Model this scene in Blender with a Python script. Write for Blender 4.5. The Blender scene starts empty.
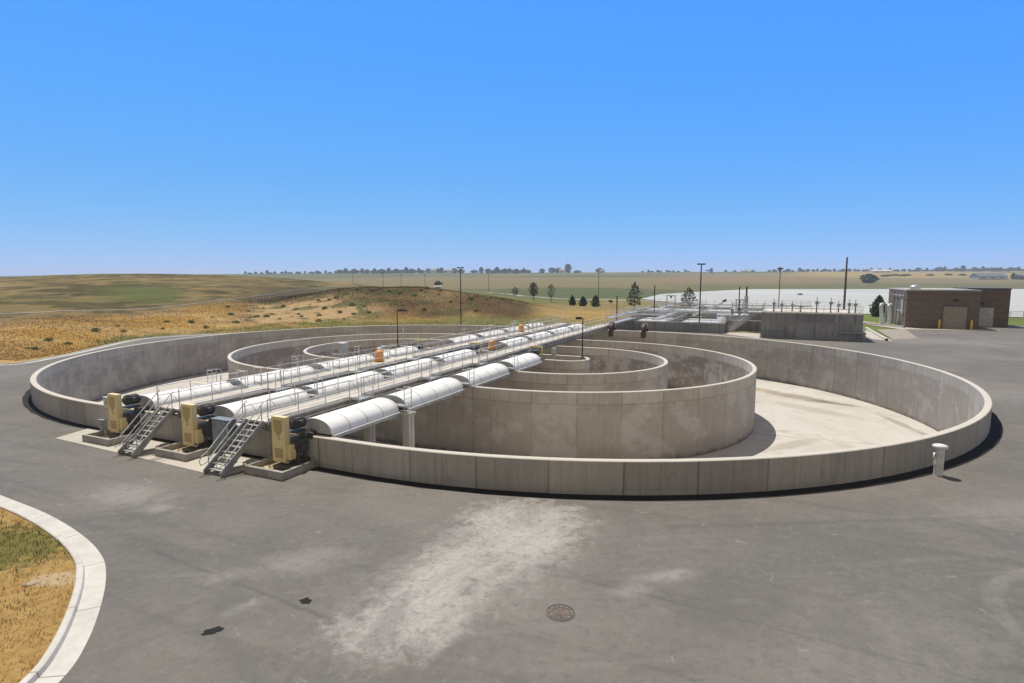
import bpy, bmesh, math, random
import numpy as np
from mathutils import Vector, Matrix, Quaternion, geometry
random.seed(7); RNG = np.random.default_rng(11)
PI = math.pi
sc = bpy.context.scene
COL = sc.collection
# ------------------------------------------------------------------ frame of reference
CAMZ = 8.95; PITCH = 6.316
TH = -0.431                                    # heading of the tank
CX, CY = -3.68, 57.7                           # tank centre
cT, sT = math.cos(TH), math.sin(TH)
def W(x, y, z=0.0):                            # tank frame -> world
    return Vector((CX + cT*x - sT*y, CY + sT*x + cT*y, z))
def Lc(X, Y):
    dx, dy = X-CX, Y-CY
    return cT*dx + sT*dy, -sT*dx + cT*dy
WT = 1.45                                       # wall top above ground
FLOOR = WT-4.9
# ------------------------------------------------------------------ node helpers
class NT:
    def __init__(s, name):
        s.m = bpy.data.materials.new(name); s.m.use_nodes = True
        s.t = s.m.node_tree; s.n = s.t.nodes; s.l = s.t.links
        s.b = s.n['Principled BSDF']; s.x = -200
    def add(s, typ, **kw):
        n = s.n.new(typ); n.location = (s.x, 0); s.x -= 160
        for k, v in kw.items(): setattr(n, k, v)
        return n
    def put(s, sock, v):
        if hasattr(v, 'is_output') or isinstance(v, bpy.types.NodeSocket): s.l.new(v, sock)
        elif v is not None: sock.default_value = v
    def coord(s, which='Object'):
        return s.add('ShaderNodeTexCoord').outputs[which]
    def uv(s): return s.add('ShaderNodeUVMap').outputs[0]
    def sep(s, v):
        n = s.add('ShaderNodeSeparateXYZ'); s.l.new(v, n.inputs[0]); return n.outputs
    def comb(s, x, y, z):
        n = s.add('ShaderNodeCombineXYZ')
        for i, v in enumerate((x, y, z)): s.put(n.inputs[i], v)
        return n.outputs[0]
    def noise(s, v, scale, detail=4, rough=.55, dist=0.0):
        n = s.add('ShaderNodeTexNoise'); s.put(n.inputs['Vector'], v)
        n.inputs['Scale'].default_value = scale; n.inputs['Detail'].default_value = detail
        n.inputs['Roughness'].default_value = rough; n.inputs['Distortion'].default_value = dist
        return n.outputs[0]
    def voro(s, v, scale, feature='F1'):
        n = s.add('ShaderNodeTexVoronoi'); n.feature = feature; s.put(n.inputs['Vector'], v)
        n.inputs['Scale'].default_value = scale; return n.outputs['Distance']
    def math(s, op, a, b=None, c=None, clamp=False):
        n = s.add('ShaderNodeMath'); n.operation = op; n.use_clamp = clamp
        s.put(n.inputs[0], a)
        if b is not None: s.put(n.inputs[1], b)
        if c is not None: s.put(n.inputs[2], c)
        return n.outputs[0]
    def vmath(s, op, a, b=None):
        n = s.add('ShaderNodeVectorMath'); n.operation = op; s.put(n.inputs[0], a)
        if b is not None: s.put(n.inputs[1], b)
        return n.outputs[1] if op in ('LENGTH', 'DISTANCE', 'DOT_PRODUCT') else n.outputs[0]
    def rng(s, v, a, b, c=0.0, d=1.0, smooth=True):
        n = s.add('ShaderNodeMapRange'); n.interpolation_type = 'SMOOTHSTEP' if smooth else 'LINEAR'
        s.put(n.inputs[0], v)
        for i, q in enumerate((a, b, c, d)): n.inputs[i+1].default_value = q
        return n.outputs[0]
    def mix(s, f, a, b, mode='MIX'):
        n = s.add('ShaderNodeMix'); n.data_type = 'RGBA'; n.blend_type = mode
        s.put(n.inputs[0], f)
        for i, q in ((6, a), (7, b)):
            if isinstance(q, tuple): q = (*q, 1) if len(q) == 3 else q
            s.put(n.inputs[i], q)
        return n.outputs[2]
    def scale(s, v, sx, sy, sz):
        return s.vmath('MULTIPLY', v, (sx, sy, sz))
    def out(s, col=None, rough=None, metal=None, bump=None, bstr=.3, bdist=.05, spec=None):
        if col is not None:
            if isinstance(col, tuple): col = (*col, 1)
            s.put(s.b.inputs['Base Color'], col)
        if rough is not None: s.put(s.b.inputs['Roughness'], rough)
        if metal is not None: s.put(s.b.inputs['Metallic'], metal)
        if spec is not None: s.put(s.b.inputs['Specular IOR Level'], spec)
        if bump is not None:
            n = s.add('ShaderNodeBump'); n.inputs['Strength'].default_value = bstr
            n.inputs['Distance'].default_value = bdist
            s.l.new(bump, n.inputs['Height']); s.l.new(n.outputs[0], s.b.inputs['Normal'])
        return s.m
def plain(name, col, rough=.5, metal=0.0, var=.12, scale=3.0, dirt=None, dirt_amt=.3):
    t = NT(name); c = t.coord()
    nz = t.noise(c, scale, 5)
    d = tuple(max(0, v*(1-var*1.6)) for v in col); u = tuple(min(1, v*(1+var)) for v in col)
    k = t.mix(t.rng(nz, .3, .7), d, u)
    if dirt:
        n2 = t.noise(t.scale(c, 1, 1, .3), scale*1.7, 6, .65)
        k = t.mix(t.math('MULTIPLY', t.rng(n2, .5, .72), dirt_amt), k, dirt)
    r = t.rng(nz, .2, .8, max(.05, rough-.08), min(1, rough+.08))
    return t.out(k, r, metal)
M = {}
# ---- asphalt -------------------------------------------------------
def mat_asphalt():
    t = NT('asphalt'); c = t.vmath('MULTIPLY', t.coord(), (1/1.017, 1/1.017, 1))
    n1 = t.noise(c, .09, 5, .6, .4); n2 = t.noise(c, .6, 6, .62); n3 = t.noise(c, 9.0, 3, .7); n4 = t.noise(c, 38.0, 2, .7)
    k = t.mix(t.rng(n1, .36, .64), (.136, .127, .105), (.212, .188, .153))
    k = t.mix(t.math('MULTIPLY', t.rng(n2, .35, .7), .5), k, (.185, .168, .150))
    # paving pulls along one direction
    rot = t.add('ShaderNodeMapping'); t.l.new(c, rot.inputs[0]); rot.vector_type = 'TEXTURE'; rot.inputs['Rotation'].default_value = (0, 0, -.40); rot.inputs['Scale'].default_value = (18, 1.0, 1)
    st = t.noise(rot.outputs[0], 1.0, 4, .6)
    k = t.mix(t.math('MULTIPLY', t.rng(st, .50, .72), .42), k, (.098, .087, .078))
    rot2 = t.add('ShaderNodeMapping'); t.l.new(c, rot2.inputs[0]); rot2.vector_type = 'TEXTURE'; rot2.inputs['Rotation'].default_value = (0, 0, .12); rot2.inputs['Scale'].default_value = (9, .55, 1)
    st2 = t.noise(rot2.outputs[0], 1.0, 5, .65)
    k = t.mix(t.math('MULTIPLY', t.rng(st2, .52, .74), .45), k, (.25, .23, .203))
    # joints between paving lanes: distance to straight lines in plan
    wob = t.vmath('ADD', c, t.vmath('MULTIPLY', t.vmath('SUBTRACT', t.comb(t.noise(c, .9, 3), t.noise(c, 1.3, 3), 0.5), (.5, .5, .5)), (.25, .25, 0)))
    def line(p, q, w, amt, colr, k):
        dx, dy = q[0]-p[0], q[1]-p[1]; L = math.hypot(dx, dy); ux, uy = dx/L, dy/L
        v = t.vmath('SUBTRACT', wob, (p[0], p[1], 0))
        along = t.vmath('DOT_PRODUCT', v, (ux, uy, 0)); d = t.math('ABSOLUTE', t.vmath('DOT_PRODUCT', v, (-uy, ux, 0)))
        m = t.rng(d, w*.3, w, 1, 0)
        m = t.math('MULTIPLY', m, t.math('MULTIPLY', t.rng(along, 0, .6), t.rng(along, L-.6, L, 1, 0)))
        m = t.math('MULTIPLY', m, t.rng(n2, .25, .55, .35, 1))
        return t.mix(t.math('MULTIPLY', m, amt), k, colr)
    dk = (.085, .076, .068)
    k = line((-12.4, 18.2), (-4.2, 13.7), .10, .5, dk, k)
    k = line((1.9, 16.1), (13.2, 10.2), .09, .45, dk, k)
    k = line((-13.2, 18.6), (-9.5, 17.0), .7, .35, dk, k)
    k = line((5, 19.5), (30, 21.2), .22, .4, dk, k)
    # pale silt washed out over the paving and small dried splashes
    rot3 = t.add('ShaderNodeMapping'); t.l.new(c, rot3.inputs[0]); rot3.vector_type = 'TEXTURE'; rot3.inputs['Rotation'].default_value = (0, 0, .92); rot3.inputs['Scale'].default_value = (6.5, .42, 1)
    st3 = t.noise(rot3.outputs[0], 1.0, 6, .68, .5); n5 = t.noise(c, 1.9, 7, .72, .6)
    wash = t.math('ADD', .46, t.math('ADD', t.math('MULTIPLY', t.rng(st3, .34, .62), .30), t.math('MULTIPLY', t.rng(n5, .34, .60), .30)))
    def blob(px, py, a, b, ang, amt, k, colr=(.50, .465, .41), soft=.85):
        mp = t.add('ShaderNodeMapping'); mp.vector_type = 'TEXTURE'; t.l.new(c, mp.inputs[0])
        mp.inputs['Location'].default_value = (px, py, 0); mp.inputs['Rotation'].default_value = (0, 0, ang); mp.inputs['Scale'].default_value = (a, b, 1)
        r = t.vmath('LENGTH', t.vmath('MULTIPLY', mp.outputs[0], (1, 1, 0)))
        r = t.math('ADD', r, t.math('MULTIPLY', t.math('SUBTRACT', n5, .5), 1.9))
        r = t.math('ADD', r, t.math('MULTIPLY', t.math('SUBTRACT', st2, .5), .5))
        m = t.rng(r, 1-soft, 1.1, 1, 0)
        m = t.math('MULTIPLY', m, t.math('MULTIPLY', wash, t.rng(n3, .25, .7, .75, 1.25)))
        return t.mix(t.math('MULTIPLY', m, amt, clamp=True), k, colr)
    k = blob(-.2, 18.6, 3.9, 2.5, 1.05, .72, k)
    k = blob(.3, 20.4, 2.6, 1.9, .3, .6, k)
    k = blob(-2.3, 14.6, 3.0, 1.7, .95, .80, k)
    k = blob(-3.2, 14.0, 1.9, 1.2, .6, .55, k)
    k = blob(-.9, 17.2, 6.2, 3.2, 1.05, .35, k)
    k = blob(-2.2, 16.4, 4.2, 1.5, 1.0, .45, k)
    k = blob(-3.4, 13.9, 1.7, 1.0, .3, .40, k)
    k = blob(-.6, 20.8, 2.2, 1.2, .5, .40, k)
    k = blob(.9, 19.6, 2.6, 2.0, .7, .55, k)
    k = blob(1.0, 18.2, 2.3, .7, .95, .55, k, (.54, .505, .45))
    k = blob(-1.6, 13.4, 1.3, .5, .9, .45, k, (.54, .505, .45))
    k = blob(-2.6, 16.2, 3.4, .45, .95, .35, k, (.54, .505, .45))
    k = blob(-7.3, 14.5, .8, .3, .9, .55, k)
    k = blob(-6.6, 17.1, 2.2, 1.1, .3, .32, k)
    k = blob(-8.4, 16.2, 1.0, .5, .4, .30, k)
    k = blob(-15.5, 22.5, 3.0, 1.6, -.4, .32, k)
    k = blob(-13.5, 21.2, 1.1, .5, .2, .32, k)
    k = blob(4.7, 16.2, 1.4, .45, .2, .40, k)
    k = blob(3.4, 15.4, .9, .4, .2, .32, k)
    k = blob(9, 13, 4.5, 2.4, .3, .16, k)
    k = blob(20, 21, 9, 1.5, .12, .16, k)
    k = blob(34, 44, 12, 4.5, -.5, .22, k)
    k = blob(60, 80, 20, 8, -.4, .20, k)
    ring = t.math('ABSOLUTE', t.math('SUBTRACT', t.vmath('DISTANCE', wob, (16.4, 12.6, 0)), 3.9))
    k = t.mix(t.math('MULTIPLY', t.rng(ring, .1, .3, 1, 0), t.rng(n2, .3, .6, .05, .38)), k, (.30, .28, .25))
    sp = t.math('MULTIPLY', t.rng(t.noise(c, 1.5, 6, .62, .8), .63, .72), .6)
    k = t.mix(sp, k, (.33, .31, .275))
    # worn mottling and fine aggregate
    n6 = t.noise(c, 3.6, 7, .78, .3); k = t.mix(t.math('MULTIPLY', t.rng(n6, .50, .66), .5), k, (.105, .096, .087)); k = t.mix(t.math('MULTIPLY', t.rng(n6, .48, .34), .42), k, (.245, .225, .20))
    n7 = t.noise(c, .22, 6, .7, .8); k = t.mix(t.math('MULTIPLY', t.rng(n7, .5, .64), .45), k, (.118, .108, .098))
    n8 = t.noise(c, 16.0, 4, .8); k = t.mix(t.math('MULTIPLY', t.rng(n8, .55, .72), .45), k, (.27, .25, .225)); k = t.mix(t.math('MULTIPLY', t.rng(n8, .42, .28), .45), k, (.085, .078, .07))
    k = t.mix(t.rng(n4, .3, .7, 0, .35), k, (.06, .055, .05))
    k = t.mix(t.math('MULTIPLY', t.rng(n3, .6, .8), .25), k, (.30, .28, .25))
    return t.out(k, .9, bump=n4, bstr=.25, bdist=.01)
# ---- cast concrete with form joints, rain streaks and a waterline ----
def mat_concrete(name, base=(.36, .325, .275), pitch=3.05, water=0.0, stain=.35, dark=(.17, .15, .128), tank_h=4.9):
    t = NT(name); u = t.uv(); c = t.coord()
    s = t.sep(u); U, V = s[0], s[1]
    n1 = t.noise(c, .35, 5, .6); n2 = t.noise(c, 2.2, 6, .65); n3 = t.noise(c, 22, 3, .7)
    k = t.mix(t.rng(n1, .3, .7), tuple(v*.88 for v in base), tuple(v*1.1 for v in base))
    # formwork lifts of slightly different grey
    idx = t.math('FLOOR', t.math('DIVIDE', U, pitch))
    wn = t.add('ShaderNodeTexWhiteNoise'); wn.noise_dimensions = '2D'; t.l.new(t.comb(idx, t.math('FLOOR', t.math('DIVIDE', V, 1.25)), 0), wn.inputs['Vector'])
    k = t.mix(t.rng(wn.outputs[0], .5, 1, 0, .34, False), k, dark); k = t.mix(t.rng(wn.outputs[0], .4, 0, 0, .30, False), k, tuple(v*1.22 for v in base))
    fine = t.noise(t.comb(t.math('MULTIPLY', U, 9.0), t.math('MULTIPLY', V, .5), 1.0), 1.0, 4, .7)
    k = t.mix(t.math('MULTIPLY', t.rng(fine, .5, .75), .35), k, dark); k = t.mix(t.math('MULTIPLY', t.rng(fine, .46, .28), .28), k, tuple(v*1.25 for v in base))
    blot = t.noise(t.comb(t.math('MULTIPLY', U, 1.3), t.math('MULTIPLY', V, 1.1), 11.0), 1.0, 7, .75)
    k = t.mix(t.math('MULTIPLY', t.rng(blot, .56, .68), .4), k, dark)
    # vertical streaks
    sv = t.comb(t.math('MULTIPLY', U, 2.6), t.math('MULTIPLY', V, .16), 0)
    st = t.noise(sv, 1.0, 5, .7)
    k = t.mix(t.math('MULTIPLY', t.rng(st, .47, .75), stain), k, dark)
    st2 = t.noise(t.comb(t.math('MULTIPLY', U, .9), t.math('MULTIPLY', V, .35), 3.0), 1.0, 5, .65)
    k = t.mix(t.math('MULTIPLY', t.rng(st2, .5, .75), stain*.9), k, (.40, .375, .335))
    # joints
    f = t.math('FRACT', t.math('DIVIDE', U, pitch))
    j = t.math('MINIMUM', f, t.math('SUBTRACT', 1.0, f))
    jm = t.math('MULTIPLY', t.rng(j, .006, .016, 1, 0), t.rng(st, .3, .65, .12, .8))
    k = t.mix(jm, k, (.12, .105, .09))
    f2 = t.math('FRACT', t.math('ADD', t.math('DIVIDE', U, pitch), .5)); j2 = t.math('MINIMUM', f2, t.math('SUBTRACT', 1.0, f2))
    k = t.mix(t.math('MULTIPLY', t.rng(j2, .004, .02, 1, 0), .28), k, dark)
    # tie holes
    if water > 0:
        wob = t.math('ADD', V, t.math('MULTIPLY', t.math('SUBTRACT', n2, .5), .18))
        below = t.rng(wob, -.86, -.80, 1, 0)
        k = t.mix(t.math('MULTIPLY', below, .55*water), k, (.37, .32, .27))
        k = t.mix(t.math('MULTIPLY', t.math('MULTIPLY', t.math('GREATER_THAN', U, 2000.0), below), .62*water), k, (.185, .152, .122))
        line = t.math('MULTIPLY', t.rng(wob, -.92, -.84), t.rng(wob, -.84, -.76, 1, 0))
        k = t.mix(t.math('MULTIPLY', line, .65*water), k, (.36, .235, .115))
        pw = t.add('ShaderNodeTexWhiteNoise'); pw.noise_dimensions = '1D'; t.l.new(t.math('ADD', idx, 17.3), pw.inputs['W'])
        scal = t.math('MULTIPLY', t.rng(t.math('ADD', t.math('MULTIPLY', t.math('SUBTRACT', pw.outputs[0], .5), .11), t.noise(t.comb(t.math('MULTIPLY', U, .55), t.math('MULTIPLY', V, .55), 7.0), 1.0, 7, .72)), .46, .60), below)
        k = t.mix(t.math('MULTIPLY', scal, .62*water), k, (.60, .565, .53))
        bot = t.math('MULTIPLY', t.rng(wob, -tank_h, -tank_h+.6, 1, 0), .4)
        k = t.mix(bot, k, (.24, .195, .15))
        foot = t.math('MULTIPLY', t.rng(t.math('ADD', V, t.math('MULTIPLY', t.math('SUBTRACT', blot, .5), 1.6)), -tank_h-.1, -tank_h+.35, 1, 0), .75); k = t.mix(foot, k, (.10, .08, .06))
    top = t.math('MULTIPLY', t.math('GREATER_THAN', V, 49.0), t.math('LESS_THAN', V, 51.0))
    k = t.mix(t.math('MULTIPLY', top, .85), k, t.mix(n2, (.54, .49, .40), (.68, .63, .54)))  # wall tops paler: the sunlit rim is put into the colour
    k = t.mix(t.rng(n3, .35, .65, .0, .16), k, dark)
    return t.out(k, .88, bump=n3, bstr=.2, bdist=.01)
def mat_floor():
    t = NT('tank_floor_concrete'); c = t.coord()
    n1 = t.noise(c, .12, 6, .62, .6); n2 = t.noise(c, .7, 6, .7, .5); n3 = t.noise(c, 4, 5, .7)
    k = t.mix(t.rng(n1, .3, .7), (.475, .44, .375), (.565, .53, .47))
    k = t.mix(t.math('MULTIPLY', t.rng(n2, .52, .66), .4), k, (.36, .30, .22))
    s = t.noise(t.scale(c, .10, .55, 1), 1.0, 6, .7, 1.2)
    k = t.mix(t.math('MULTIPLY', t.rng(s, .57, .68), .6), k, (.24, .19, .135))
    k = t.mix(t.math('MULTIPLY', t.rng(n3, .5, .75), .25), k, (.45, .40, .33))
    def smear(px, py, a, b, ang, amt, k, colr):
        mp = t.add('ShaderNodeMapping'); mp.vector_type = 'TEXTURE'; t.l.new(c, mp.inputs[0])
        mp.inputs['Location'].default_value = (px, py, 0); mp.inputs['Rotation'].default_value = (0, 0, ang); mp.inputs['Scale'].default_value = (a, b, 1)
        r = t.math('ADD', t.vmath('LENGTH', t.vmath('MULTIPLY', mp.outputs[0], (1, 1, 0))), t.math('MULTIPLY', t.math('SUBTRACT', n2, .5), 1.9))
        return t.mix(t.math('MULTIPLY', t.rng(r, .45, 1.0, 1, 0), amt), k, colr)
    k = smear(29.8, 15.3, 5.5, 1.6, -.55, .75, k, (.25, .20, .14)); k = smear(33.2, 13.6, 3.0, .8, -.45, .7, k, (.17, .135, .095)); k = smear(26.4, 18.2, 2.0, .9, -.5, .7, k, (.33, .235, .12)); k = smear(31, 9.5, 5.5, 1.5, -.6, .45, k, (.33, .28, .21))
    k = smear(37.6, 6.5, 4.5, .5, -1.25, .6, k, (.25, .20, .15)); k = smear(29, -4.2, 4.5, .8, .95, .5, k, (.30, .255, .19)); k = smear(33.5, -4, 4, .9, -1.0, .35, k, (.33, .28, .21))
    k = smear(30, -9, 4.0, 1.2, .8, .4, k, (.33, .28, .2)); k = smear(-12, -24, 14, 3.0, .05, .45, k, (.40, .31, .18)); k = smear(-22, -16, 8, 3, -.7, .4, k, (.38, .30, .18))
    return t.out(k, .9, bump=n3, bstr=.15, bdist=.02)
def mat_grassland():
    t = NT('grassland'); c = t.coord()
    a = t.add('ShaderNodeVertexColor'); a.layer_name = 'Col'
    n1 = t.noise(c, .35, 6, .7); n2 = t.noise(c, 1.6, 6, .75); n3 = t.noise(c, .05, 6, .65)
    k = t.mix(t.rng(n1, .3, .7, 0, .40), a.outputs[0], t.mix(1.0, a.outputs[0], (.55, .55, .5), 'MULTIPLY'))
    k = t.mix(t.rng(n2, .45, .75, 0, .5), k, t.mix(1.0, k, (1.45, 1.4, 1.3), 'MULTIPLY'))
    k = t.mix(t.rng(n3, .4, .65, 0, .35), k, t.mix(1.0, k, (.72, .78, .66), 'MULTIPLY'))
    return t.out(k, 1.0, bump=n2, bstr=.6, bdist=.25, spec=.1)
def mat_attr_leaf(name, dark, light, scale=1.2, trans=0.0):
    t = NT(name); c = t.coord()
    n = t.noise(c, scale, 4, .7); g = t.add('ShaderNodeNewGeometry').outputs['Random Per Island']
    f = t.math('ADD', t.math('MULTIPLY', n, .6), t.math('MULTIPLY', g, .5))
    k = t.mix(t.rng(f, .25, .85), dark, light)
    return t.out(k, .85, spec=.15)
def mat_grass_tuft():
    t = NT('dry_grass_blades'); a = t.add('ShaderNodeVertexColor'); a.layer_name = 'Col'
    g = t.add('ShaderNodeNewGeometry').outputs['Random Per Island']
    k = t.mix(t.rng(g, 0, 1, 0, .35, False), a.outputs[0], t.mix(1.0, a.outputs[0], (.5, .5, .45), 'MULTIPLY'))
    return t.out(k, .95, spec=.1)
def mat_brick():
    t = NT('brown_brick'); u = t.uv()
    b = t.add('ShaderNodeTexBrick'); t.l.new(u, b.inputs['Vector'])
    b.inputs['Color1'].default_value = (.185, .140, .106, 1); b.inputs['Color2'].default_value = (.135, .100, .076, 1)
    b.inputs['Mortar'].default_value = (.20, .165, .13, 1); b.inputs['Scale'].default_value = 1.0
    b.inputs['Mortar Size'].default_value = .012; b.inputs['Brick Width'].default_value = .40; b.inputs['Row Height'].default_value = .20
    n = t.noise(u, .6, 5, .6); k = t.mix(t.rng(n, .35, .7, 0, .4), b.outputs[0], (.19, .125, .09))
    s = t.sep(u); band = t.math('LESS_THAN', t.math('FRACT', t.math('DIVIDE', s[1], 1.2)), .17)
    k = t.mix(t.math('MULTIPLY', band, .35), k, (.085, .062, .047))
    return t.out(k, .9, bump=b.outputs[1], bstr=.2, bdist=.01)
def mat_shell():
    t = NT('white_fibreglass'); c0 = t.coord(); s = t.sep(c0); orn = t.add('ShaderNodeObjectInfo').outputs['Random']; c = t.vmath('ADD', c0, t.comb(t.math('MULTIPLY', orn, 91.0), t.math('MULTIPLY', orn, 37.0), 0.0))
    n = t.noise(c, 1.1, 5, .6); n2 = t.noise(t.scale(c, 2.5, .8, .8), 1.5, 6, .7)
    k = t.mix(t.rng(n, .3, .7), (.80, .785, .73), (.86, .85, .80))
    k = t.mix(t.math('MULTIPLY', t.rng(n2, .52, .75), .38), k, (.56, .53, .46))
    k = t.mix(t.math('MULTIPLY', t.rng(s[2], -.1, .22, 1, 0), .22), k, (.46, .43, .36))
    return t.out(k, .62, spec=.25)
def mat_guard():
    t = NT('yellow_guard_paint'); c = t.coord()
    n = t.noise(c, 2.2, 6, .65); n2 = t.noise(t.scale(c, 6, 6, 1.2), 1.0, 6, .7)
    k = t.mix(t.rng(n, .3, .7), (.74, .585, .27), (.82, .68, .35))
    k = t.mix(t.math('MULTIPLY', t.rng(n2, .5, .75), .45), k, (.50, .38, .17))
    return t.out(k, .5)
def mat_grate():
    t = NT('steel_grating'); c = t.coord(); s = t.sep(c)
    a = t.math('LESS_THAN', t.math('FRACT', t.math('MULTIPLY', s[1], 9.0)), .5); b = t.math('LESS_THAN', t.math('FRACT', t.math('MULTIPLY', s[0], 9.0)), .35)
    m = t.math('MAXIMUM', a, b); k = t.mix(m, (.06, .06, .06), (.40, .40, .39))
    return t.out(k, .6, .3)
def mat_chain():
    t = NT('chain_link'); t.out((.30, .30, .29), .6, .4)
    tr = t.add('ShaderNodeBsdfTransparent'); mx = t.add('ShaderNodeMixShader'); mx.inputs[0].default_value = .16
    t.l.new(tr.outputs[0], mx.inputs[1]); t.l.new(t.b.outputs[0], mx.inputs[2])
    t.l.new(mx.outputs[0], t.n['Material Output'].inputs[0]); return t.m
def mat_kerb():
    t = NT('kerb_concrete'); u = t.uv(); c = t.coord(); s = t.sep(u)
    n = t.noise(c, 1.2, 6, .65); n2 = t.noise(c, 14, 4, .7)
    k = t.mix(t.rng(n, .3, .7), (.50, .47, .41), (.61, .58, .52))
    k = t.mix(t.math('MULTIPLY', t.rng(n2, .5, .75), .3), k, (.40, .37, .32))
    f = t.math('FRACT', t.math('DIVIDE', s[0], 3.0)); j = t.math('MINIMUM', f, t.math('SUBTRACT', 1.0, f))
    k = t.mix(t.rng(j, .003, .009, .8, 0), k, (.16, .13, .10))
    return t.out(k, .9, bump=n2, bstr=.2, bdist=.01)
def mat_stripes():
    t = NT('orange_drum_plastic'); c = t.coord(); s = t.sep(c)
    n = t.noise(c, 5, 4)
    k = t.mix(t.rng(n, .3, .7), (.80, .30, .015), (.86, .37, .03))
    z = s[2]
    def band(a, b): return t.math('MULTIPLY', t.math('GREATER_THAN', z, a), t.math('LESS_THAN', z, b))
    m = t.math('MAXIMUM', band(.30, .38), band(.56, .64)); k = t.mix(m, k, (.62, .52, .40))
    return t.out(k, .45)
def mat_liner():
    t = NT('white_pond_liner'); c = t.coord(); s = t.sep(c)
    n = t.noise(t.scale(c, 1, .35, 1), .012, 5, .6); n2 = t.noise(c, .08, 5, .6)
    k = t.mix(t.rng(n, .3, .7), (.40, .415, .395), (.47, .48, .455))
    k = t.mix(t.rng(n2, .4, .7, 0, .2), k, (.42, .45, .44))
    f = t.math('FRACT', t.math('DIVIDE', t.math('ADD', s[1], t.math('MULTIPLY', s[0], .25)), 55.0)); j = t.math('MINIMUM', f, t.math('SUBTRACT', 1.0, f))
    k = t.mix(t.rng(j, .004, .02, .35, 0), k, (.38, .40, .40))
    return t.out(k, 1.0, spec=.05)
M['asphalt'] = mat_asphalt()
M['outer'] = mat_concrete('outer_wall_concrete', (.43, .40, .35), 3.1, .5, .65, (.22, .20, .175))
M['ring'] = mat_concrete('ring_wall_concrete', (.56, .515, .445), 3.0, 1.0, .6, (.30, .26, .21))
M['plantc'] = mat_concrete('plant_concrete', (.32, .315, .305), 2.4, 0, .95, (.085, .084, .082))
M['deck'] = mat_concrete('deck_concrete', (.60, .555, .475), 6.0, 0, .2, (.30, .265, .21))
M['pad'] = mat_concrete('pad_concrete', (.50, .46, .385), 40.0, 0, .25, (.30, .25, .18))
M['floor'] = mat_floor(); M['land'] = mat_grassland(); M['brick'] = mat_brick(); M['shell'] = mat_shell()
M['guard'] = mat_guard(); M['grate'] = mat_grate(); M['chain'] = mat_chain(); M['kerb'] = mat_kerb()
M['drum'] = mat_stripes(); M['liner'] = mat_liner(); M['tuft'] = mat_grass_tuft()
M['rail'] = plain('galvanised_rail', (.60, .595, .575), .5, .12)
M['panel'] = plain('grey_end_panel', (.50, .50, .49), .5, dirt=(.22, .22, .21))
M['flange'] = plain('grey_flange', (.44, .435, .41), .55)
M['black'] = plain('black_cast_iron', (.05, .05, .052), .6, dirt=(.11, .10, .09))
M['darksteel'] = plain('dark_steel', (.11, .105, .10), .5, .3, dirt=(.13, .10, .07))
M['greybox'] = plain('grey_cabinet_paint', (.25, .275, .29), .5, dirt=(.18, .17, .16))
M['bluegrey'] = plain('blue_grey_cabinet_paint', (.19, .215, .24), .5, dirt=(.14, .13, .12))
M['lightbox'] = plain('light_grey_paint', (.52, .52, .50), .5)
M['beam'] = plain('weathered_beam_concrete', (.25, .225, .185), .95, 0, .2, 1.5, dirt=(.12, .10, .08), dirt_amt=.6)
M['stair'] = plain('galvanised_stair_steel', (.36, .36, .35), .55, .2, dirt=(.2, .19, .17))
M['kerbgrey'] = plain('grey_kerb_concrete', (.36, .335, .295), .9, 0, .16, 2.2, dirt=(.2, .175, .145))
M['sand'] = plain('sandy_silt', (.44, .35, .22), .95, 0, .2, 4, dirt=(.28, .2, .11), dirt_amt=.5)
M['bronze'] = plain('dark_bronze_paint', (.018, .016, .014), .45)
M['wood'] = plain('weathered_pole_wood', (.11, .085, .06), .9)
M['white'] = plain('white_paint', (.74, .73, .70), .45, dirt=(.5, .46, .4))
M['rust'] = plain('red_brown_pipe_paint', (.085, .030, .022), .5, dirt=(.16, .07, .04))
M['galv'] = plain('galvanised_flange', (.42, .42, .41), .4, .5)
M['yellow'] = plain('safety_yellow', (.80, .55, .015), .45)
M['tan'] = plain('tan_door_paint', (.33, .28, .215), .55)
M['iron'] = plain('manhole_iron', (.150, .120, .095), .7, .2, .3, 9)
M['tar'] = plain('tar', (.010, .0095, .009), 1.0, 0, .3, 9)
M['trunk'] = plain('bark', (.085, .065, .048), .95)
M['roofm'] = plain('roof_membrane', (.42, .41, .385), .85)
M['barnroof'] = plain('metal_barn_roof', (.16, .18, .195), .5)
M['blue'] = plain('blue_paint', (.03, .12, .42), .5)
M['silver'] = plain('shiny_duct', (.62, .62, .62), .35, .6)
M['gravel'] = plain('gravel_road', (.40, .365, .31), .95)
M['gravelpad'] = plain('gravel_strip', (.33, .285, .23), .95, 0, .2, 2.0)
M['leafA'] = mat_attr_leaf('broadleaf_foliage', (.030, .042, .016), (.095, .105, .042))
M['leafB'] = mat_attr_leaf('conifer_foliage', (.012, .024, .012), (.045, .065, .028))
M['leafE'] = mat_attr_leaf('garden_evergreen_foliage', (.026, .048, .016), (.085, .12, .045))
M['leafC'] = mat_attr_leaf('pine_foliage', (.030, .042, .020), (.085, .095, .048))
M['leafD'] = mat_attr_leaf('bronzed_foliage', (.060, .050, .024), (.135, .115, .055))
M['leafS'] = mat_attr_leaf('far_foliage', (.022, .032, .018), (.065, .078, .040), .05)
M['shrub'] = mat_attr_leaf('shrub_foliage', (.11, .15, .05), (.24, .27, .11))
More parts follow.
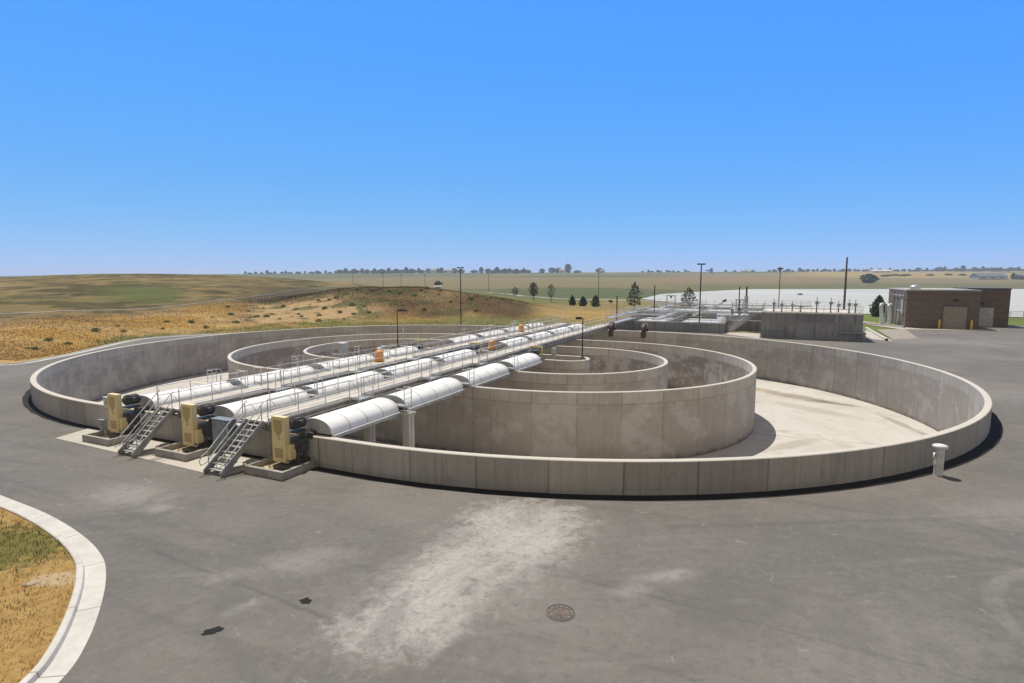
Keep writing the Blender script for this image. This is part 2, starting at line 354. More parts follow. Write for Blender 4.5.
# ------------------------------------------------------------------ mesh builder
class MB:
    def __init__(s): s.v = []; s.f = []; s.uv = []; s.sm = []
    def add(s, vs, fs, uvs=None, smooth=False):
        o = len(s.v); s.v += [tuple(p) for p in vs]
        for i, f in enumerate(fs):
            s.f.append(tuple(o+j for j in f)); s.sm.append(smooth)
            s.uv.append(uvs[i] if uvs else None)
    def box(s, x0, x1, y0, y1, z0, z1, bev=0.0):
        vs = [(x, y, z) for z in (z0, z1) for y in (y0, y1) for x in (x0, x1)]
        fs = [(0, 2, 3, 1), (4, 5, 7, 6), (0, 1, 5, 4), (2, 6, 7, 3), (0, 4, 6, 2), (1, 3, 7, 5)]
        uvs = []
        for f in fs:
            p = [vs[i] for i in f]
            nx = len({q[0] for q in p}) == 1; ny = len({q[1] for q in p}) == 1
            uvs.append([((q[1], q[2]) if nx else (q[0], q[2]) if ny else (q[0], q[1])) for q in p])
        s.add(vs, fs, uvs); return s
    def tube(s, pts, r, n=6, cap=True, smooth=True):
        pts = [Vector(p) for p in pts]; rings = []
        rr = r if isinstance(r, (list, tuple)) else [r]*len(pts)
        up = Vector((0, 0, 1))
        for i, p in enumerate(pts):
            d = ((pts[min(i+1, len(pts)-1)]-pts[i]).normalized() + (pts[i]-pts[max(i-1, 0)]).normalized())
            d = d.normalized() if d.length > 1e-6 else up
            a = d.cross(up if abs(d.z) < .95 else Vector((1, 0, 0))).normalized(); b = d.cross(a).normalized()
            rings.append([p + (a*math.cos(2*PI*k/n) + b*math.sin(2*PI*k/n))*rr[i] for k in range(n)])
        vs = [q for R in rings for q in R]; fs = []
        for i in range(len(pts)-1):
            for k in range(n): fs.append((i*n+k, i*n+(k+1) % n, (i+1)*n+(k+1) % n, (i+1)*n+k))
        s.add(vs, fs, None, smooth)
        if cap:
            s.add(rings[0], [tuple(range(n))]); s.add(rings[-1], [tuple(range(n-1, -1, -1))])
        return s
    def lathe(s, prof, n=24, c=(0, 0, 0), smooth=True):
        vs = []; fs = []
        for r, z in prof: vs += [(c[0]+r*math.cos(2*PI*k/n), c[1]+r*math.sin(2*PI*k/n), c[2]+z) for k in range(n)]
        for i in range(len(prof)-1):
            for k in range(n): fs.append((i*n+k, i*n+(k+1) % n, (i+1)*n+(k+1) % n, (i+1)*n+k))
        s.add(vs, fs, None, smooth); return s
    def poly(s, pts, z=None):
        pts = [tuple(p) if z is None else (p[0], p[1], z) for p in pts]
        s.add(pts, [tuple(range(len(pts)))], [[(p[0], p[1]) for p in pts]]); return s
    def prism(s, out, axis, a, b):                 # closed outline swept along an axis
        n = len(out)
        def P(q, t): return (t, q[0], q[1]) if axis == 'x' else (q[0], t, q[1]) if axis == 'y' else (q[0], q[1], t)
        vs = [P(q, a) for q in out] + [P(q, b) for q in out]
        fs = [tuple(range(n-1, -1, -1)), tuple(range(n, 2*n))] + [(i, (i+1) % n, n+(i+1) % n, n+i) for i in range(n)]
        s.add(vs, fs); return s
    def mesh(s, name):
        me = bpy.data.meshes.new(name); me.from_pydata(s.v, [], s.f)
        if any(u is not None for u in s.uv):
            lay = me.uv_layers.new(name='UVMap'); i = 0; flat = []
            for f, u in zip(s.f, s.uv):
                for k in range(len(f)): flat += list(u[k]) if u else [s.v[f[k]][0], s.v[f[k]][2]]
            lay.data.foreach_set('uv', flat)
        me.polygons.foreach_set('use_smooth', s.sm); me.update(); return me
    def fix(s):                                     # consistent outward normals for closed shapes
        return s
def link(name, mesh, mat, parent=None, loc=None, rot=None):
    if isinstance(mesh, MB):
        mesh = mesh.mesh(name)
        bm = bmesh.new(); bm.from_mesh(mesh); bmesh.ops.recalc_face_normals(bm, faces=bm.faces); bm.to_mesh(mesh); bm.free()
    o = bpy.data.objects.new(name, mesh); COL.objects.link(o)
    if mat is not None and not mesh.materials: mesh.materials.append(mat)
    if parent: o.parent = parent
    if loc is not None: o.location = loc
    if rot is not None: o.rotation_euler = (0, 0, rot)
    return o
def tag(o, label, cat, group=None):
    o['label'] = label; o['category'] = cat
    if group: o['group'] = group
    return o
def thing(name, label, cat, loc, rot=TH, group=None):
    o = bpy.data.objects.new(name, None); COL.objects.link(o); o.empty_display_size = .3
    o.location = loc; o.rotation_euler = (0, 0, rot); return tag(o, label, cat, group)
def struct(name, mb, mat, loc=None, rot=None):
    o = link(name, mb, mat, None, loc, rot); o['kind'] = 'structure'; return o
def dup(root, loc, rot=None, label=None, group=None, scale=None):
    r = root.copy(); COL.objects.link(r); r.location = loc
    if rot is not None: r.rotation_euler = (0, 0, rot)
    if label: r['label'] = label
    if group: r['group'] = group
    if scale: r.scale = scale
    for ch in list(root.children):
        c = ch.copy(); COL.objects.link(c); c.parent = r
        for g in list(ch.children):
            d = g.copy(); COL.objects.link(d); d.parent = c
    return r
NUM = ['first', 'second', 'third', 'fourth', 'fifth', 'sixth', 'seventh', 'eighth', 'ninth', 'tenth', 'eleventh', 'twelfth']
# ------------------------------------------------------------------ terrain
def interp(t, x): xs, ys = zip(*t); return np.interp(x, xs, ys)
def vnoise(X, Y, s, seed=0):
    x = X/s; y = Y/s; xi = np.floor(x).astype(np.int64); yi = np.floor(y).astype(np.int64); fx = x-xi; fy = y-yi
    fx = fx*fx*(3-2*fx); fy = fy*fy*(3-2*fy)
    def h(a, b):
        n = (a*374761393 + b*668265263 + seed*1442695041) & 0xffffffff
        n = ((n ^ (n >> 13))*1274126177) & 0xffffffff
        return ((n ^ (n >> 16)) & 0xffff)/65535.0
    return (h(xi, yi)*(1-fx)+h(xi+1, yi)*fx)*(1-fy) + (h(xi, yi+1)*(1-fx)+h(xi+1, yi+1)*fx)*fy
def fbm(X, Y, s, o=4, seed=0):
    r = 0; a = .5; tot = 0
    for i in range(o): r = r+a*vnoise(X, Y, s/2**i, seed+i*7); tot += a; a *= .55
    return r/tot
def sstep(a, b, x): t = np.clip((x-a)/(b-a), 0, 1); return t*t*(3-2*t)
HILL = [(-400, 5.5), (0, 9.4), (50, 10.5), (100, 11.1), (150, 11.2), (200, 10.9), (240, 10.0), (300, 8.2), (380, 5.0), (450, 2.4), (520, .8), (580, 0)]
FOOT = [(-400, 36), (0, 60), (80, 76), (150, 90), (240, 98), (300, 104), (400, 109), (520, 112), (1200, 116)]
BERM = [(190, 0), (240, 1.5), (275, 2.9), (330, 5.8), (372, 6.9), (420, 7.0), (460, 5.6), (490, 4.2), (520, 2.5), (560, .6), (600, 0)]
SKY = [(-400, 276), (0, 276), (240, 274), (400, 273), (560, 272.6), (640, 272.2), (760, 271.6), (1024, 271), (1500, 271)]
STARTF = [(0, 330), (480, 260), (560, 250), (640, 330), (700, 480), (1400, 480)]
def azpx(X, Y): return np.clip(512 + 577*X/np.maximum(Y, 1.0), -400, 1500)
def height(X, Y):
    X = np.asarray(X, float); Y = np.asarray(Y, float); px = azpx(X, Y)
    foot = interp(FOOT, px); t = np.clip((Y-foot)/(280-foot), 0, 1)
    hc = interp(HILL, px)
    hill = hc*(1-(1-t)**1.3); hill = np.where(Y > 280, np.maximum(hc-.02*(Y-280)-.00004*(Y-280)**2, -1), hill)
    bc = interp(BERM, px) + (fbm(X, Y, 14, 3, 5)-.5)*1.2*sstep(200, 330, px)*(1-sstep(480, 540, px))
    berm = np.maximum(bc, 0)*sstep(foot+2, 150, Y)*(1-sstep(152, 205, Y))
    st = interp(STARTF, px); zc = CAMZ + (278-interp(SKY, px))/573.7*1800
    u = np.clip((Y-st)/(1800-st), 0, 1)
    far = zc*(u**1.15) + (fbm(X, Y, 420, 3, 9)-.5)*7*sstep(0, .25, u)*(1-sstep(.75, 1, u))
    far = np.where(Y > 1800, zc-(Y-1800)*.012, far)
    h = np.maximum(np.maximum(hill, berm), far)
    k = 1.2; h = h + k*np.exp(-np.abs(hill-berm)/k)*.25*((hill > .3) & (berm > .3))
    rough = sstep(foot, foot+12, Y)
    h = h + ((fbm(X, Y, 7, 4, 2)-.5)*.5 + (fbm(X, Y, 30, 3, 4)-.5)*.8)*rough*(Y < 400)*(1-sstep(560, 640, px))
    h = np.where(Y < 5, 0, h)
    return h - .07
def C3(a): return np.array(a)
def landcolor(X, Y):
    px = azpx(X, Y); n1 = fbm(X, Y, 9, 4, 21); n2 = fbm(X, Y, 40, 4, 22); n3 = fbm(X*.5, Y, 160, 4, 23); n4 = fbm(X, Y*3, 25, 4, 31); n5 = fbm(X, Y, 3.2, 4, 41)
    foot = interp(FOOT, px); berm = interp(BERM, px)
    def mixc(c, d, f): return c*(1-f[..., None]) + C3(d)*f[..., None]
    c = np.ones(X.shape+(3,))*C3((.40, .245, .068))                               # dry gold grass
    c = mixc(c, (.47, .325, .145), sstep(.5, .68, n1)*.7)
    c = mixc(c, (.27, .16, .07), sstep(.52, .7, n4)*.6)
    # slope beyond the fence: olive and tan
    beyond = sstep(0, 10, Y-interp([(-400, 66), (0, 89), (130, 108), (256, 144), (300, 171), (380, 214), (520, 240)], px))
    hc = np.ones(X.shape+(3,))*C3((.215, .160, .072))
    hc = mixc(hc, (.120, .112, .040), sstep(.46, .56, fbm(X, Y, 52, 4, 24))); hc = mixc(hc, (.36, .245, .115), sstep(.52, .60, fbm(X, Y, 36, 4, 25))*.8)
    hc = mixc(hc, (.13, .095, .042), sstep(.50, .56, fbm(X, Y, 15, 4, 26))*.85); hc = mixc(hc, (.32, .22, .10), sstep(.53, .58, fbm(X, Y, 11, 4, 28))*.75); hc = mixc(hc, (.085, .075, .03), sstep(.54, .60, fbm(X, Y, 7, 3, 29))*.65); hc = mixc(hc, (.40, .28, .14), sstep(.56, .62, fbm(X, Y, 5.5, 3, 30))*.5)
    hc = mixc(hc, (.135, .150, .045), sstep(75, 140, px+(n2-.5)*60)*(1-sstep(165, 190, px+(n2-.5)*40))*sstep(128, 140, Y+(n1-.5)*30)*(1-sstep(170, 190, Y+(n1-.5)*40))*.85)
    hc = hc*C3((.72, .76, .66)); c = mixc(c, (0, 0, 0), beyond) + hc*beyond[..., None]
    # berm: red-brown weeds, pale scraped patch on the left flank
    bm = sstep(.8, 2.6, berm + (n2-.5)*2)*sstep(foot+6, foot+16, Y + (n1-.5)*14)*(1-sstep(190, 215, Y))
    weeds = np.ones(X.shape+(3,))*C3((.135, .082, .040))
    weeds = mixc(weeds, (.205, .130, .062), sstep(.50, .62, n1)); weeds = mixc(weeds, (.095, .105, .042), sstep(.47, .58, n5)*.85); weeds = mixc(weeds, (.105, .055, .03), sstep(.50, .62, fbm(X, Y, 5, 4, 43))*.6)
    weeds = mixc(weeds, (.36, .25, .13), sstep(.62, .72, n2)*.7)
    weeds = weeds*C3((.86, .86, .82)); c = mixc(c, (0, 0, 0), bm) + weeds*bm[..., None]
    pale = sstep(215, 265, px+(n1-.5)*60)*(1-sstep(335, 392, px + (Y-125)*1.0 + (n1-.5)*70))*sstep(foot+3, foot+9, Y)*(1-sstep(134, 146, Y+(n1-.5)*14))
    pc = np.ones(X.shape+(3,))*C3((.43, .295, .15)); pc = mixc(pc, (.12, .13, .055), sstep(.55, .64, n5)*.8)
    c = mixc(c, (0, 0, 0), pale) + pc*pale[..., None]
    # green fringe then tan strip at the foot, right part
    gr = sstep(40, 120, px)*(1-sstep(2+3*sstep(200, 330, px), 5+6*sstep(200, 330, px), Y-foot+(n1-.5)*9))
    c = mixc(c, (.135, .150, .040), gr*.8*sstep(.35, .55, n5+.1))
    right = sstep(400, 470, px)*(1-bm*.9)
    fl = np.ones(X.shape+(3,))*C3((.155, .165, .052))
    fl = mixc(fl, (.38, .27, .12), sstep(.47, .60, n4)*sstep(90, 120, Y)); fl = mixc(fl, (.26, .20, .08), sstep(.5, .66, n2)*.7)
    fl = mixc(fl, (.40, .28, .12), np.clip(sstep(122, 130, Y+(n1-.5)*12)*(1-sstep(146, 160, Y+(n1-.5)*16)), 0, 1)*.75)
    fl = mixc(fl, (.38, .25, .075), sstep(545, 580, px)*(1-sstep(150, 175, Y))*.6)
    c = mixc(c, (0, 0, 0), right*(Y > 60)) + fl*(right*(Y > 60))[..., None]
    # fields
    far = sstep(225, 270, Y)*sstep(430, 520, px) + sstep(330, 420, Y)*(px < 520); far = np.clip(far, 0, 1)
    f = np.ones(X.shape+(3,))*C3((.145, .142, .068))
    strip = fbm(X*.25+40, Y, 120, 4, 51); f = mixc(f, (.23, .175, .09), sstep(.52, .60, strip)); f = mixc(f, (.115, .135, .055), sstep(.55, .62, fbm(X*.3, Y, 210, 3, 61))*.8)
    for sd, sc_, cc in ((81, 260, (.26, .20, .10)), (82, 190, (.13, .145, .06)), (83, 330, (.30, .22, .115))):
        f = mixc(f, cc, sstep(.56, .60, fbm(X*.35+Y*.12, Y, sc_, 3, sd))*.75)
    wheat = sstep(760, 830, px)*sstep(900, 1000, Y)*(1-sstep(1750, 1800, Y)); f = mixc(f, (.42, .28, .10), wheat*sstep(.40, .47, fbm(X*.2, Y, 300, 3, 71)))
    f = mixc(f, (.16, .15, .06), sstep(640, 720, px)*(1-sstep(560, 700, Y))*.8)
    f = mixc(f, (.31, .20, .105), sstep(620, 680, px)*(1-sstep(800, 860, px))*sstep(600, 680, Y+(n3-.5)*200)*(1-sstep(1000, 1150, Y))*.8)
    f = f*C3((.80, .86, .84)); c = mixc(c, (0, 0, 0), far) + f*far[..., None]
    lawn = sstep(780, 840, px)*(Y < 330); c = mixc(c, (.15, .19, .045), lawn*1.0*(n1*.3+.8).clip(0, 1))
    return np.clip(c, .01, .9)
def stad_r(X, Y):                                   # distance from the tank's spine
    lx, ly = cT*(X-CX)+sT*(Y-CY), -sT*(X-CX)+cT*(Y-CY)
    return np.hypot(np.maximum(np.abs(lx)-9.9, 0), ly)
def build_land():
    az = np.concatenate([np.linspace(-PI, -.86, 50, endpoint=False), np.linspace(-.86, .86, 640, endpoint=False), np.linspace(.86, PI, 50)])
    R = np.concatenate([np.linspace(0.5, 56, 60, endpoint=False), np.linspace(56, 300, 230, endpoint=False), 300*(5200/300)**np.linspace(0, 1, 130)])
    A, D = np.meshgrid(az, R); X = D*np.sin(A); Y = D*np.cos(A)
    Z = height(X, Y); V = np.stack([X, Y, Z], -1).reshape(-1, 3)
    na, nr = len(az), len(R)
    inside = (stad_r(X, Y) < 31.2).reshape(-1)
    i = np.arange(nr-1)[:, None]*na; j = np.arange(na-1)[None]
    F = np.stack([i+j, i+j+1, i+na+j+1, i+na+j], -1).reshape(-1, 4)
    F = F[~inside[F].any(1)]
    me = bpy.data.meshes.new('ground'); me.from_pydata(V.tolist(), [], F.tolist())
    c = landcolor(X, Y).reshape(-1, 3); ca = me.color_attributes.new('Col', 'FLOAT_COLOR', 'POINT')
    ca.data.foreach_set('color', np.concatenate([c, np.ones((len(c), 1))], 1).ravel())
    me.polygons.foreach_set('use_smooth', [True]*len(me.polygons)); me.materials.append(M['land'])
    bm = bmesh.new(); bm.from_mesh(me); bmesh.ops.reverse_faces(bm, faces=bm.faces); bm.to_mesh(me); bm.free()
    o = bpy.data.objects.new('ground', me); COL.objects.link(o); o['kind'] = 'structure'
build_land()
def H(x, y): return float(height(np.array([x]), np.array([y]))[0])
# ------------------------------------------------------------------ smooth outlines
def smooth(pts, n=6):
    out = []; P = [Vector((p[0], p[1])) for p in pts]
    for i in range(len(P)-1):
        a, b, c, d = P[max(i-1, 0)], P[i], P[i+1], P[min(i+2, len(P)-1)]
        for k in range(n):
            t = k/n; out.append(.5*((2*b)+(c-a)*t+(2*a-5*b+4*c-d)*t*t+(3*b-a-3*c+d)*t**3))
    return [tuple(p) for p in out] + [tuple(P[-1])]
def stadium(L0, L1, R, n=72):
    pts = []
    for k in range(n+1): a = -PI/2+PI*k/n; pts.append((L1+R*math.cos(a), R*math.sin(a)))
    for k in range(n+1): a = PI/2+PI*k/n; pts.append((-L0+R*math.cos(a), R*math.sin(a)))
    # straight sides need intermediate points
    out = []
    for i, p in enumerate(pts):
        q = pts[(i+1) % len(pts)]; out.append(p); d = math.hypot(q[0]-p[0], q[1]-p[1])
        m = int(d//1.5)
        for k in range(1, m): out.append((p[0]+(q[0]-p[0])*k/m, p[1]+(q[1]-p[1])*k/m))
    return out
K_ = 1.017
isl_out = smooth([(K_*a, K_*b) for a, b in [(-60, 47), (-42, 35.4), (-31, 28.8), (-24.2, 24.5), (-20.9, 22.59), (-17.63, 20.8), (-14.97, 19.03), (-13.17, 17.52), (-12.1, 16.23), (-11.13, 14.66), (-10.31, 13.01), (-9.92, 11.68), (-9.9, 9.5), (-10.6, 6.5), (-12.5, 3.5), (-16, 1)]], 6)
far_edge = smooth([(-90, 76), (-66, 64), (-52.7, 58.4), (-51.5, 66), (-54.3, 82), (-52, 88), (-46, 92), (-36, 98), (-22, 102), (-10, 104), (4, 104.5), (20, 104)], 5)
asph = isl_out[::-1] + [(-61, 48)] + far_edge[:1] + far_edge[1:] + [(26, 100.5), (52, 88), (60, 84.5), (66, 101), (78, 101), (86, 112), (98, 108), (150, 92), (170, 20), (120, -40), (-16, -40)]
def dedupe(p):
    o = []
    for q in p:
        if not o or math.hypot(q[0]-o[-1][0], q[1]-o[-1][1]) > 1e-3: o.append(q)
    return o
asph = dedupe(asph)
hole = [tuple(W(x, y)[:2]) for x, y in stadium(9.5, 10.0, 30.58)]
mb = MB(); allp = asph+hole
tri = geometry.tessellate_polygon([[Vector((p[0], p[1], 0)) for p in asph], [Vector((p[0], p[1], 0)) for p in hole]])
mb.add([(p[0], p[1], 0) for p in allp], [tuple(t) for t in tri])
o = struct('road', mb, M['asphalt'])
for p in o.data.polygons: pass
mb = MB(); a_ = stadium(9.5, 10.0, 30.58); b_ = stadium(9.5, 10.0, 31.16); n = len(a_)
mb.add([(x, y, 0) for x, y in a_]+[(x*(1+.0012*math.sin(9*k)), y*(1+.0012*math.sin(9*k)), 0) for k, (x, y) in enumerate(b_)], [(i, (i+1) % n, n+(i+1) % n, n+i) for i in range(n)])
struct('joint_strip', mb, M['tar'], W(0, 0, .005), TH)
# grass island in the lower left corner with its kerb and gutter
def offset(line, d):
    out = []
    for i, p in enumerate(line):
        a = line[max(i-1, 0)]; b = line[min(i+1, len(line)-1)]; dx, dy = b[0]-a[0], b[1]-a[1]; l = math.hypot(dx, dy)
        out.append((p[0]-dy/l*d, p[1]+dx/l*d))
    return out
def sweep(mb, line, prof):                         # prof: (offset, z) pairs
    rows = [[(*q, z) for q in offset(line, d)] for d, z in prof]
    n = len(line); s = [0]
    for i in range(1, n): s.append(s[-1]+math.hypot(line[i][0]-line[i-1][0], line[i][1]-line[i-1][1]))
    vs = [v for r in rows for v in r]; fs = []; uv = []
    for k in range(len(prof)-1):
        for i in range(n-1):
            fs.append((k*n+i, k*n+i+1, (k+1)*n+i+1, (k+1)*n+i)); uv.append([(s[i], k), (s[i+1], k), (s[i+1], k+1), (s[i], k+1)])
    mb.add(vs, fs, uv); return mb
struct('kerb', sweep(MB(), isl_out, [(0, -.02), (0, .006), (-.52, .02), (-.55, .15), (-.58, .165), (-.70, .165), (-.73, .14), (-.73, -.05)]), M['kerb'])
struct('kerb', sweep(MB(), far_edge, [(0, -.02), (0, .006), (.45, .02), (.48, .13), (.62, .13), (.64, -.05)]), M['kerb'])
island = offset(isl_out, -.72) + [(-60, -10), (-75, 40)]
def build_island():
    pts = [Vector((p[0], p[1], .1)) for p in dedupe(island)]
    bm = bmesh.new()
    xs = np.arange(-46, -9, .35); ys = np.arange(4, 40, .35)
    from mathutils import geometry as g
    poly = [Vector((p.x, p.y)) for p in pts]
    def inside(x, y):
        c = False; n = len(poly); j = n-1
        for i in range(n):
            a, b = poly[i], poly[j]
            if (a.y > y) != (b.y > y) and x < (b.x-a.x)*(y-a.y)/(b.y-a.y)+a.x: c = not c
            j = i
        return c
    tri = geometry.tessellate_polygon([pts]); mb = MB(); mb.add([tuple(p) for p in pts], [tuple(t) for t in tri]); me = mb.mesh('lawn')
    bm.from_mesh(me); bmesh.ops.subdivide_edges(bm, edges=bm.edges, cuts=1)
    bm.to_mesh(me); bm.free()
    t = NT('island_dry_grass'); c = t.coord(); n1 = t.noise(c, .28, 5, .6); n2 = t.noise(c, 2.6, 6, .72); n3 = t.noise(c, 15, 4, .75)
    k = t.mix(t.rng(n2, .3, .7), (.33, .20, .065), (.47, .31, .115))
    gd = t.vmath('LENGTH', t.vmath('MULTIPLY', t.vmath('SUBTRACT', c, (-17.6, 18.0, .1)), (.26, .50, 0)))
    k = t.mix(t.math('MULTIPLY', t.rng(t.math('ADD', gd, t.math('MULTIPLY', t.math('SUBTRACT', n2, .5), 2.2)), .55, 1.15, 1, 0), .85), k, (.12, .125, .035))
    k = t.mix(t.math('MULTIPLY', t.rng(n2, .60, .70), .6), k, (.15, .14, .045))
    k = t.mix(t.rng(n3, .45, .7, 0, .5), k, (.24, .15, .06))
    dv = t.vmath('LENGTH', t.vmath('MULTIPLY', t.vmath('SUBTRACT', c, (-13.4, 16.1, .1)), (.75, 1.6, 0)))
    k = t.mix(t.rng(t.math('ADD', dv, t.math('MULTIPLY', n2, .6)), .75, 1.1, .9, 0), k, (.50, .38, .23))
    m = t.out(k, 1, bump=n3, bstr=.8, bdist=.06, spec=.1)
    me.materials.append(m); o = bpy.data.objects.new('lawn', me); COL.objects.link(o); o['kind'] = 'structure'
    # blades of dry grass
    V = []; F = []; Cc = []
    for i in range(15000):
        x = random.uniform(-26, -9.8); y = random.uniform(9.5, 27)
        if not inside(x, y): continue
        g1 = float(fbm(np.array([x]), np.array([y]), 3.0, 3, 77)[0]); g2 = random.random()
        green = (math.hypot((x+17.6)*.26, (y-18.0)*.50) < .95 and g2 < .8) or (g1 > .60 and g2 < .5)
        if g1 < .40 and g2 < .5: continue
        hgt = random.uniform(.04, .11)*(1.5 if green else 1)
        for q in range(4):
            a = random.uniform(0, 2*PI); b = random.uniform(.02, .07); dx, dy = math.cos(a), math.sin(a)
            px, py = x+random.gauss(0, .05), y+random.gauss(0, .05)
            o0 = len(V); wv = .008
            V += [(px-dy*wv, py+dx*wv, .09), (px+dy*wv, py-dx*wv, .09), (px+dx*b, py+dy*b, .1+hgt*random.uniform(.6, 1.1))]
            F.append((o0, o0+1, o0+2))
            col = (.095, .12, .03) if green else random.choice([(.46, .30, .11), (.36, .22, .075), (.52, .37, .17)])
            Cc += [(*col, 1)]*3
    me = bpy.data.meshes.new('dry_grass'); me.from_pydata(V, [], F); ca = me.color_attributes.new('Col', 'FLOAT_COLOR', 'POINT')
    ca.data.foreach_set('color', np.array(Cc).ravel()); me.materials.append(M['tuft'])
    o = bpy.data.objects.new('dry_grass', me); COL.objects.link(o); o['kind'] = 'stuff'; tag(o, 'short dry grass with green patches inside the kerbed corner', 'grass')
build_island()
t = thing('stone', 'flat pale stone lying in the dry grass inside the kerbed corner', 'stone', (-14.0, 15.8, .09), .4)
mb = MB(); mb.lathe([(0, .07), (.10, .065), (.17, .04), (.19, 0), (.19, -.03)], 9)
mb.v = [(x*1.2*(1+.15*math.sin(15*y)), y*.7*(1+.2*math.cos(17*x)), z) for x, y, z in mb.v]; link('rock', mb, M['sand'], t)
# tall grass and weeds over the banks
def build_weeds():
    n = 300000
    px = RNG.uniform(-30, 640, n); Y = 62 + 150*RNG.random(n)**1.4; X = (px-512)/577*Y
    foot = interp(FOOT, px); edge = interp([(-40, 57), (-8, 59.5), (62, 67.2), (130, 83), (171, 89), (223, 93), (300, 99), (388, 103), (456, 105), (640, 106)], px); keep = (Y > edge+RNG.random(n)*1.6) & (Y < 212) & (Y < interp([(-400, 66), (0, 90), (130, 110), (256, 146), (300, 174), (380, 216), (640, 240)], px)+4)
    X, Y, px = X[keep], Y[keep], px[keep]
    d = fbm(X, Y, 6, 3, 90); keep = RNG.random(len(X)) < sstep(.12, .42, d)
    X, Y, px = X[keep], Y[keep], px[keep]; Z = height(X, Y); c = landcolor(X, Y)
    pale = (c.sum(1) > .80) & (px > 215) & (px < 400); keep = ~(pale & (RNG.random(len(X)) < .88)); X, Y, px, Z, c = X[keep], Y[keep], px[keep], Z[keep], c[keep]
    onb = np.clip((interp(BERM, px)-1.5)/2, 0, 1)*(Y > interp(FOOT, px)+9)
    k = RNG.random(len(X)); c = c*((1.05+.5*k)*(1-.10*onb))[:, None]; g_ = (RNG.random(len(X)) < .22*onb); c[g_] = (.15, .16, .065); c[(RNG.random(len(X)) < .06)] = (.07, .085, .03)
    hgt = (.05+.15*RNG.random(len(X))**2)*(1+.9*sstep(1.5, 3.5, Z)*(px > 200))*(1-.55*sstep(500, 560, px)); a = RNG.uniform(0, 2*PI, len(X)); w = .03+.06*RNG.random(len(X)); b = RNG.normal(0, .12, (len(X), 2))
    P0 = np.stack([X-np.sin(a)*w, Y+np.cos(a)*w, Z-.03], 1); P1 = np.stack([X+np.sin(a)*w, Y-np.cos(a)*w, Z-.03], 1); P2 = np.stack([X+b[:, 0], Y+b[:, 1], Z+hgt], 1)
    V = np.stack([P0, P1, P2], 1).reshape(-1, 3); F = np.arange(len(V)).reshape(-1, 3)
    me = bpy.data.meshes.new('tall_grass'); me.from_pydata(V.tolist(), [], F.tolist()); ca = me.color_attributes.new('Col', 'FLOAT_COLOR', 'POINT')
    ca.data.foreach_set('color', np.concatenate([np.repeat(c, 3, 0), np.ones((len(V), 1))], 1).ravel()); me.materials.append(M['tuft'])
    o = bpy.data.objects.new('tall_grass', me); COL.objects.link(o); o['kind'] = 'stuff'; tag(o, 'dry golden and rusty weeds covering the bank behind the tank', 'grass')
build_weeds()
# ------------------------------------------------------------------ lagoon liner and far gravel road
def G(px, row, z=0.0):
    p = math.radians(PITCH); f = 573.7; x = (px-512)/f; v = -(row-341.5)/f
    r = (x, math.cos(p)+v*math.sin(p), v*math.cos(p)-math.sin(p)); t = (z-CAMZ)/r[2]
    return (t*r[0], t*r[1])
lag = [G(641, 299), (38, 264), G(660, 294.3), G(700, 291.6), G(752, 289.2), (520, 470), (640, 460), (520, 220), G(1024, 317.5), G(955, 316), G(880, 314.2), G(800, 313), G(740, 310.5), G(690, 304.5)]
del lag[1]
struct('lagoon_cover', MB().poly(lag[::-1], .06), M['liner'])
o = tag(link('float', MB().lathe([(0, .9), (1.0, .8), (1.3, .4), (1.3, 0)], 10), M['darksteel'], None, (*G(800, 295), .07)), 'small dark float on the white lagoon cover', 'float')
rd = [(-14, 318), (6, 262), (30, 238), (48, 226), (70, 216)]
line = smooth(rd, 10)
mb = MB(); L = offset(line, 2.8); Rr = offset(line, -2.8); n = len(line)
mb.add([(x, y, H(x, y)+.16) for x, y in L]+[(x, y, H(x, y)+.16) for x, y in Rr], [(i, i+1, n+i+1, n+i) for i in range(n-1)])
struct('gravel_road', mb, M['gravel'])
# ------------------------------------------------------------------ tank: floor and ring walls
mb = MB(); mb.poly(stadium(9.5, 10.0, 30.4), 0)
struct('tank_floor', mb, M['floor'], W(0, 0, FLOOR), TH)
def ringwall(name, label, L0, L1, R, thick, zbot, mat):
    outer = stadium(L0, L1, R); inner = stadium(L0, L1, R-thick); n = len(outer)
    s = [0]
    for i in range(n): p, q = outer[i], outer[(i+1) % n]; s.append(s[-1]+math.hypot(q[0]-p[0], q[1]-p[1]))
    mb = MB(); e = .03
    rows = [(outer, zbot, 0), (outer, -e, 1), ([(a[0]*.9+b[0]*.1, a[1]*.9+b[1]*.1) for a, b in zip(outer, inner)], 0, 2),
            ([(a[0]*.1+b[0]*.9, a[1]*.1+b[1]*.9) for a, b in zip(outer, inner)], 0, 3), (inner, -e, 4), (inner, zbot, 5)]
    vs = [(x, y, z) for P, z, _ in rows for x, y in P]; fs = []; uv = []
    for k in range(len(rows)-1):
        za, zb = rows[k][1], rows[k+1][1]
        if 0 < k < 4: za, zb = 50+.05*k, 50.05+.05*k
        for i in range(n):
            j = (i+1) % n
            o_ = 200.0 if (k == 0 and R > 30) else 0.0; q_ = 3000.0 if k == 4 else 0.0
            fs.append((k*n+i, k*n+j, (k+1)*n+j, (k+1)*n+i)); uv.append([(s[i]+q_, za+o_), (s[i+1]+q_, za+o_), (s[i+1]+q_, zb+o_), (s[i]+q_, zb+o_)])
    mb.add(vs, fs, uv)
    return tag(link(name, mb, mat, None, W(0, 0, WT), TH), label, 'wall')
depth = FLOOR-WT-.02
ringwall('tank_wall', 'outermost oval concrete tank wall facing the asphalt', 9.5, 10.0, 30.62, .36, depth, M['outer'])
ringwall('tank_wall', 'second oval concrete ring wall, tall and stained, inside the outer wall', 9.9, 9.9, 16.35, .32, depth, M['ring'])
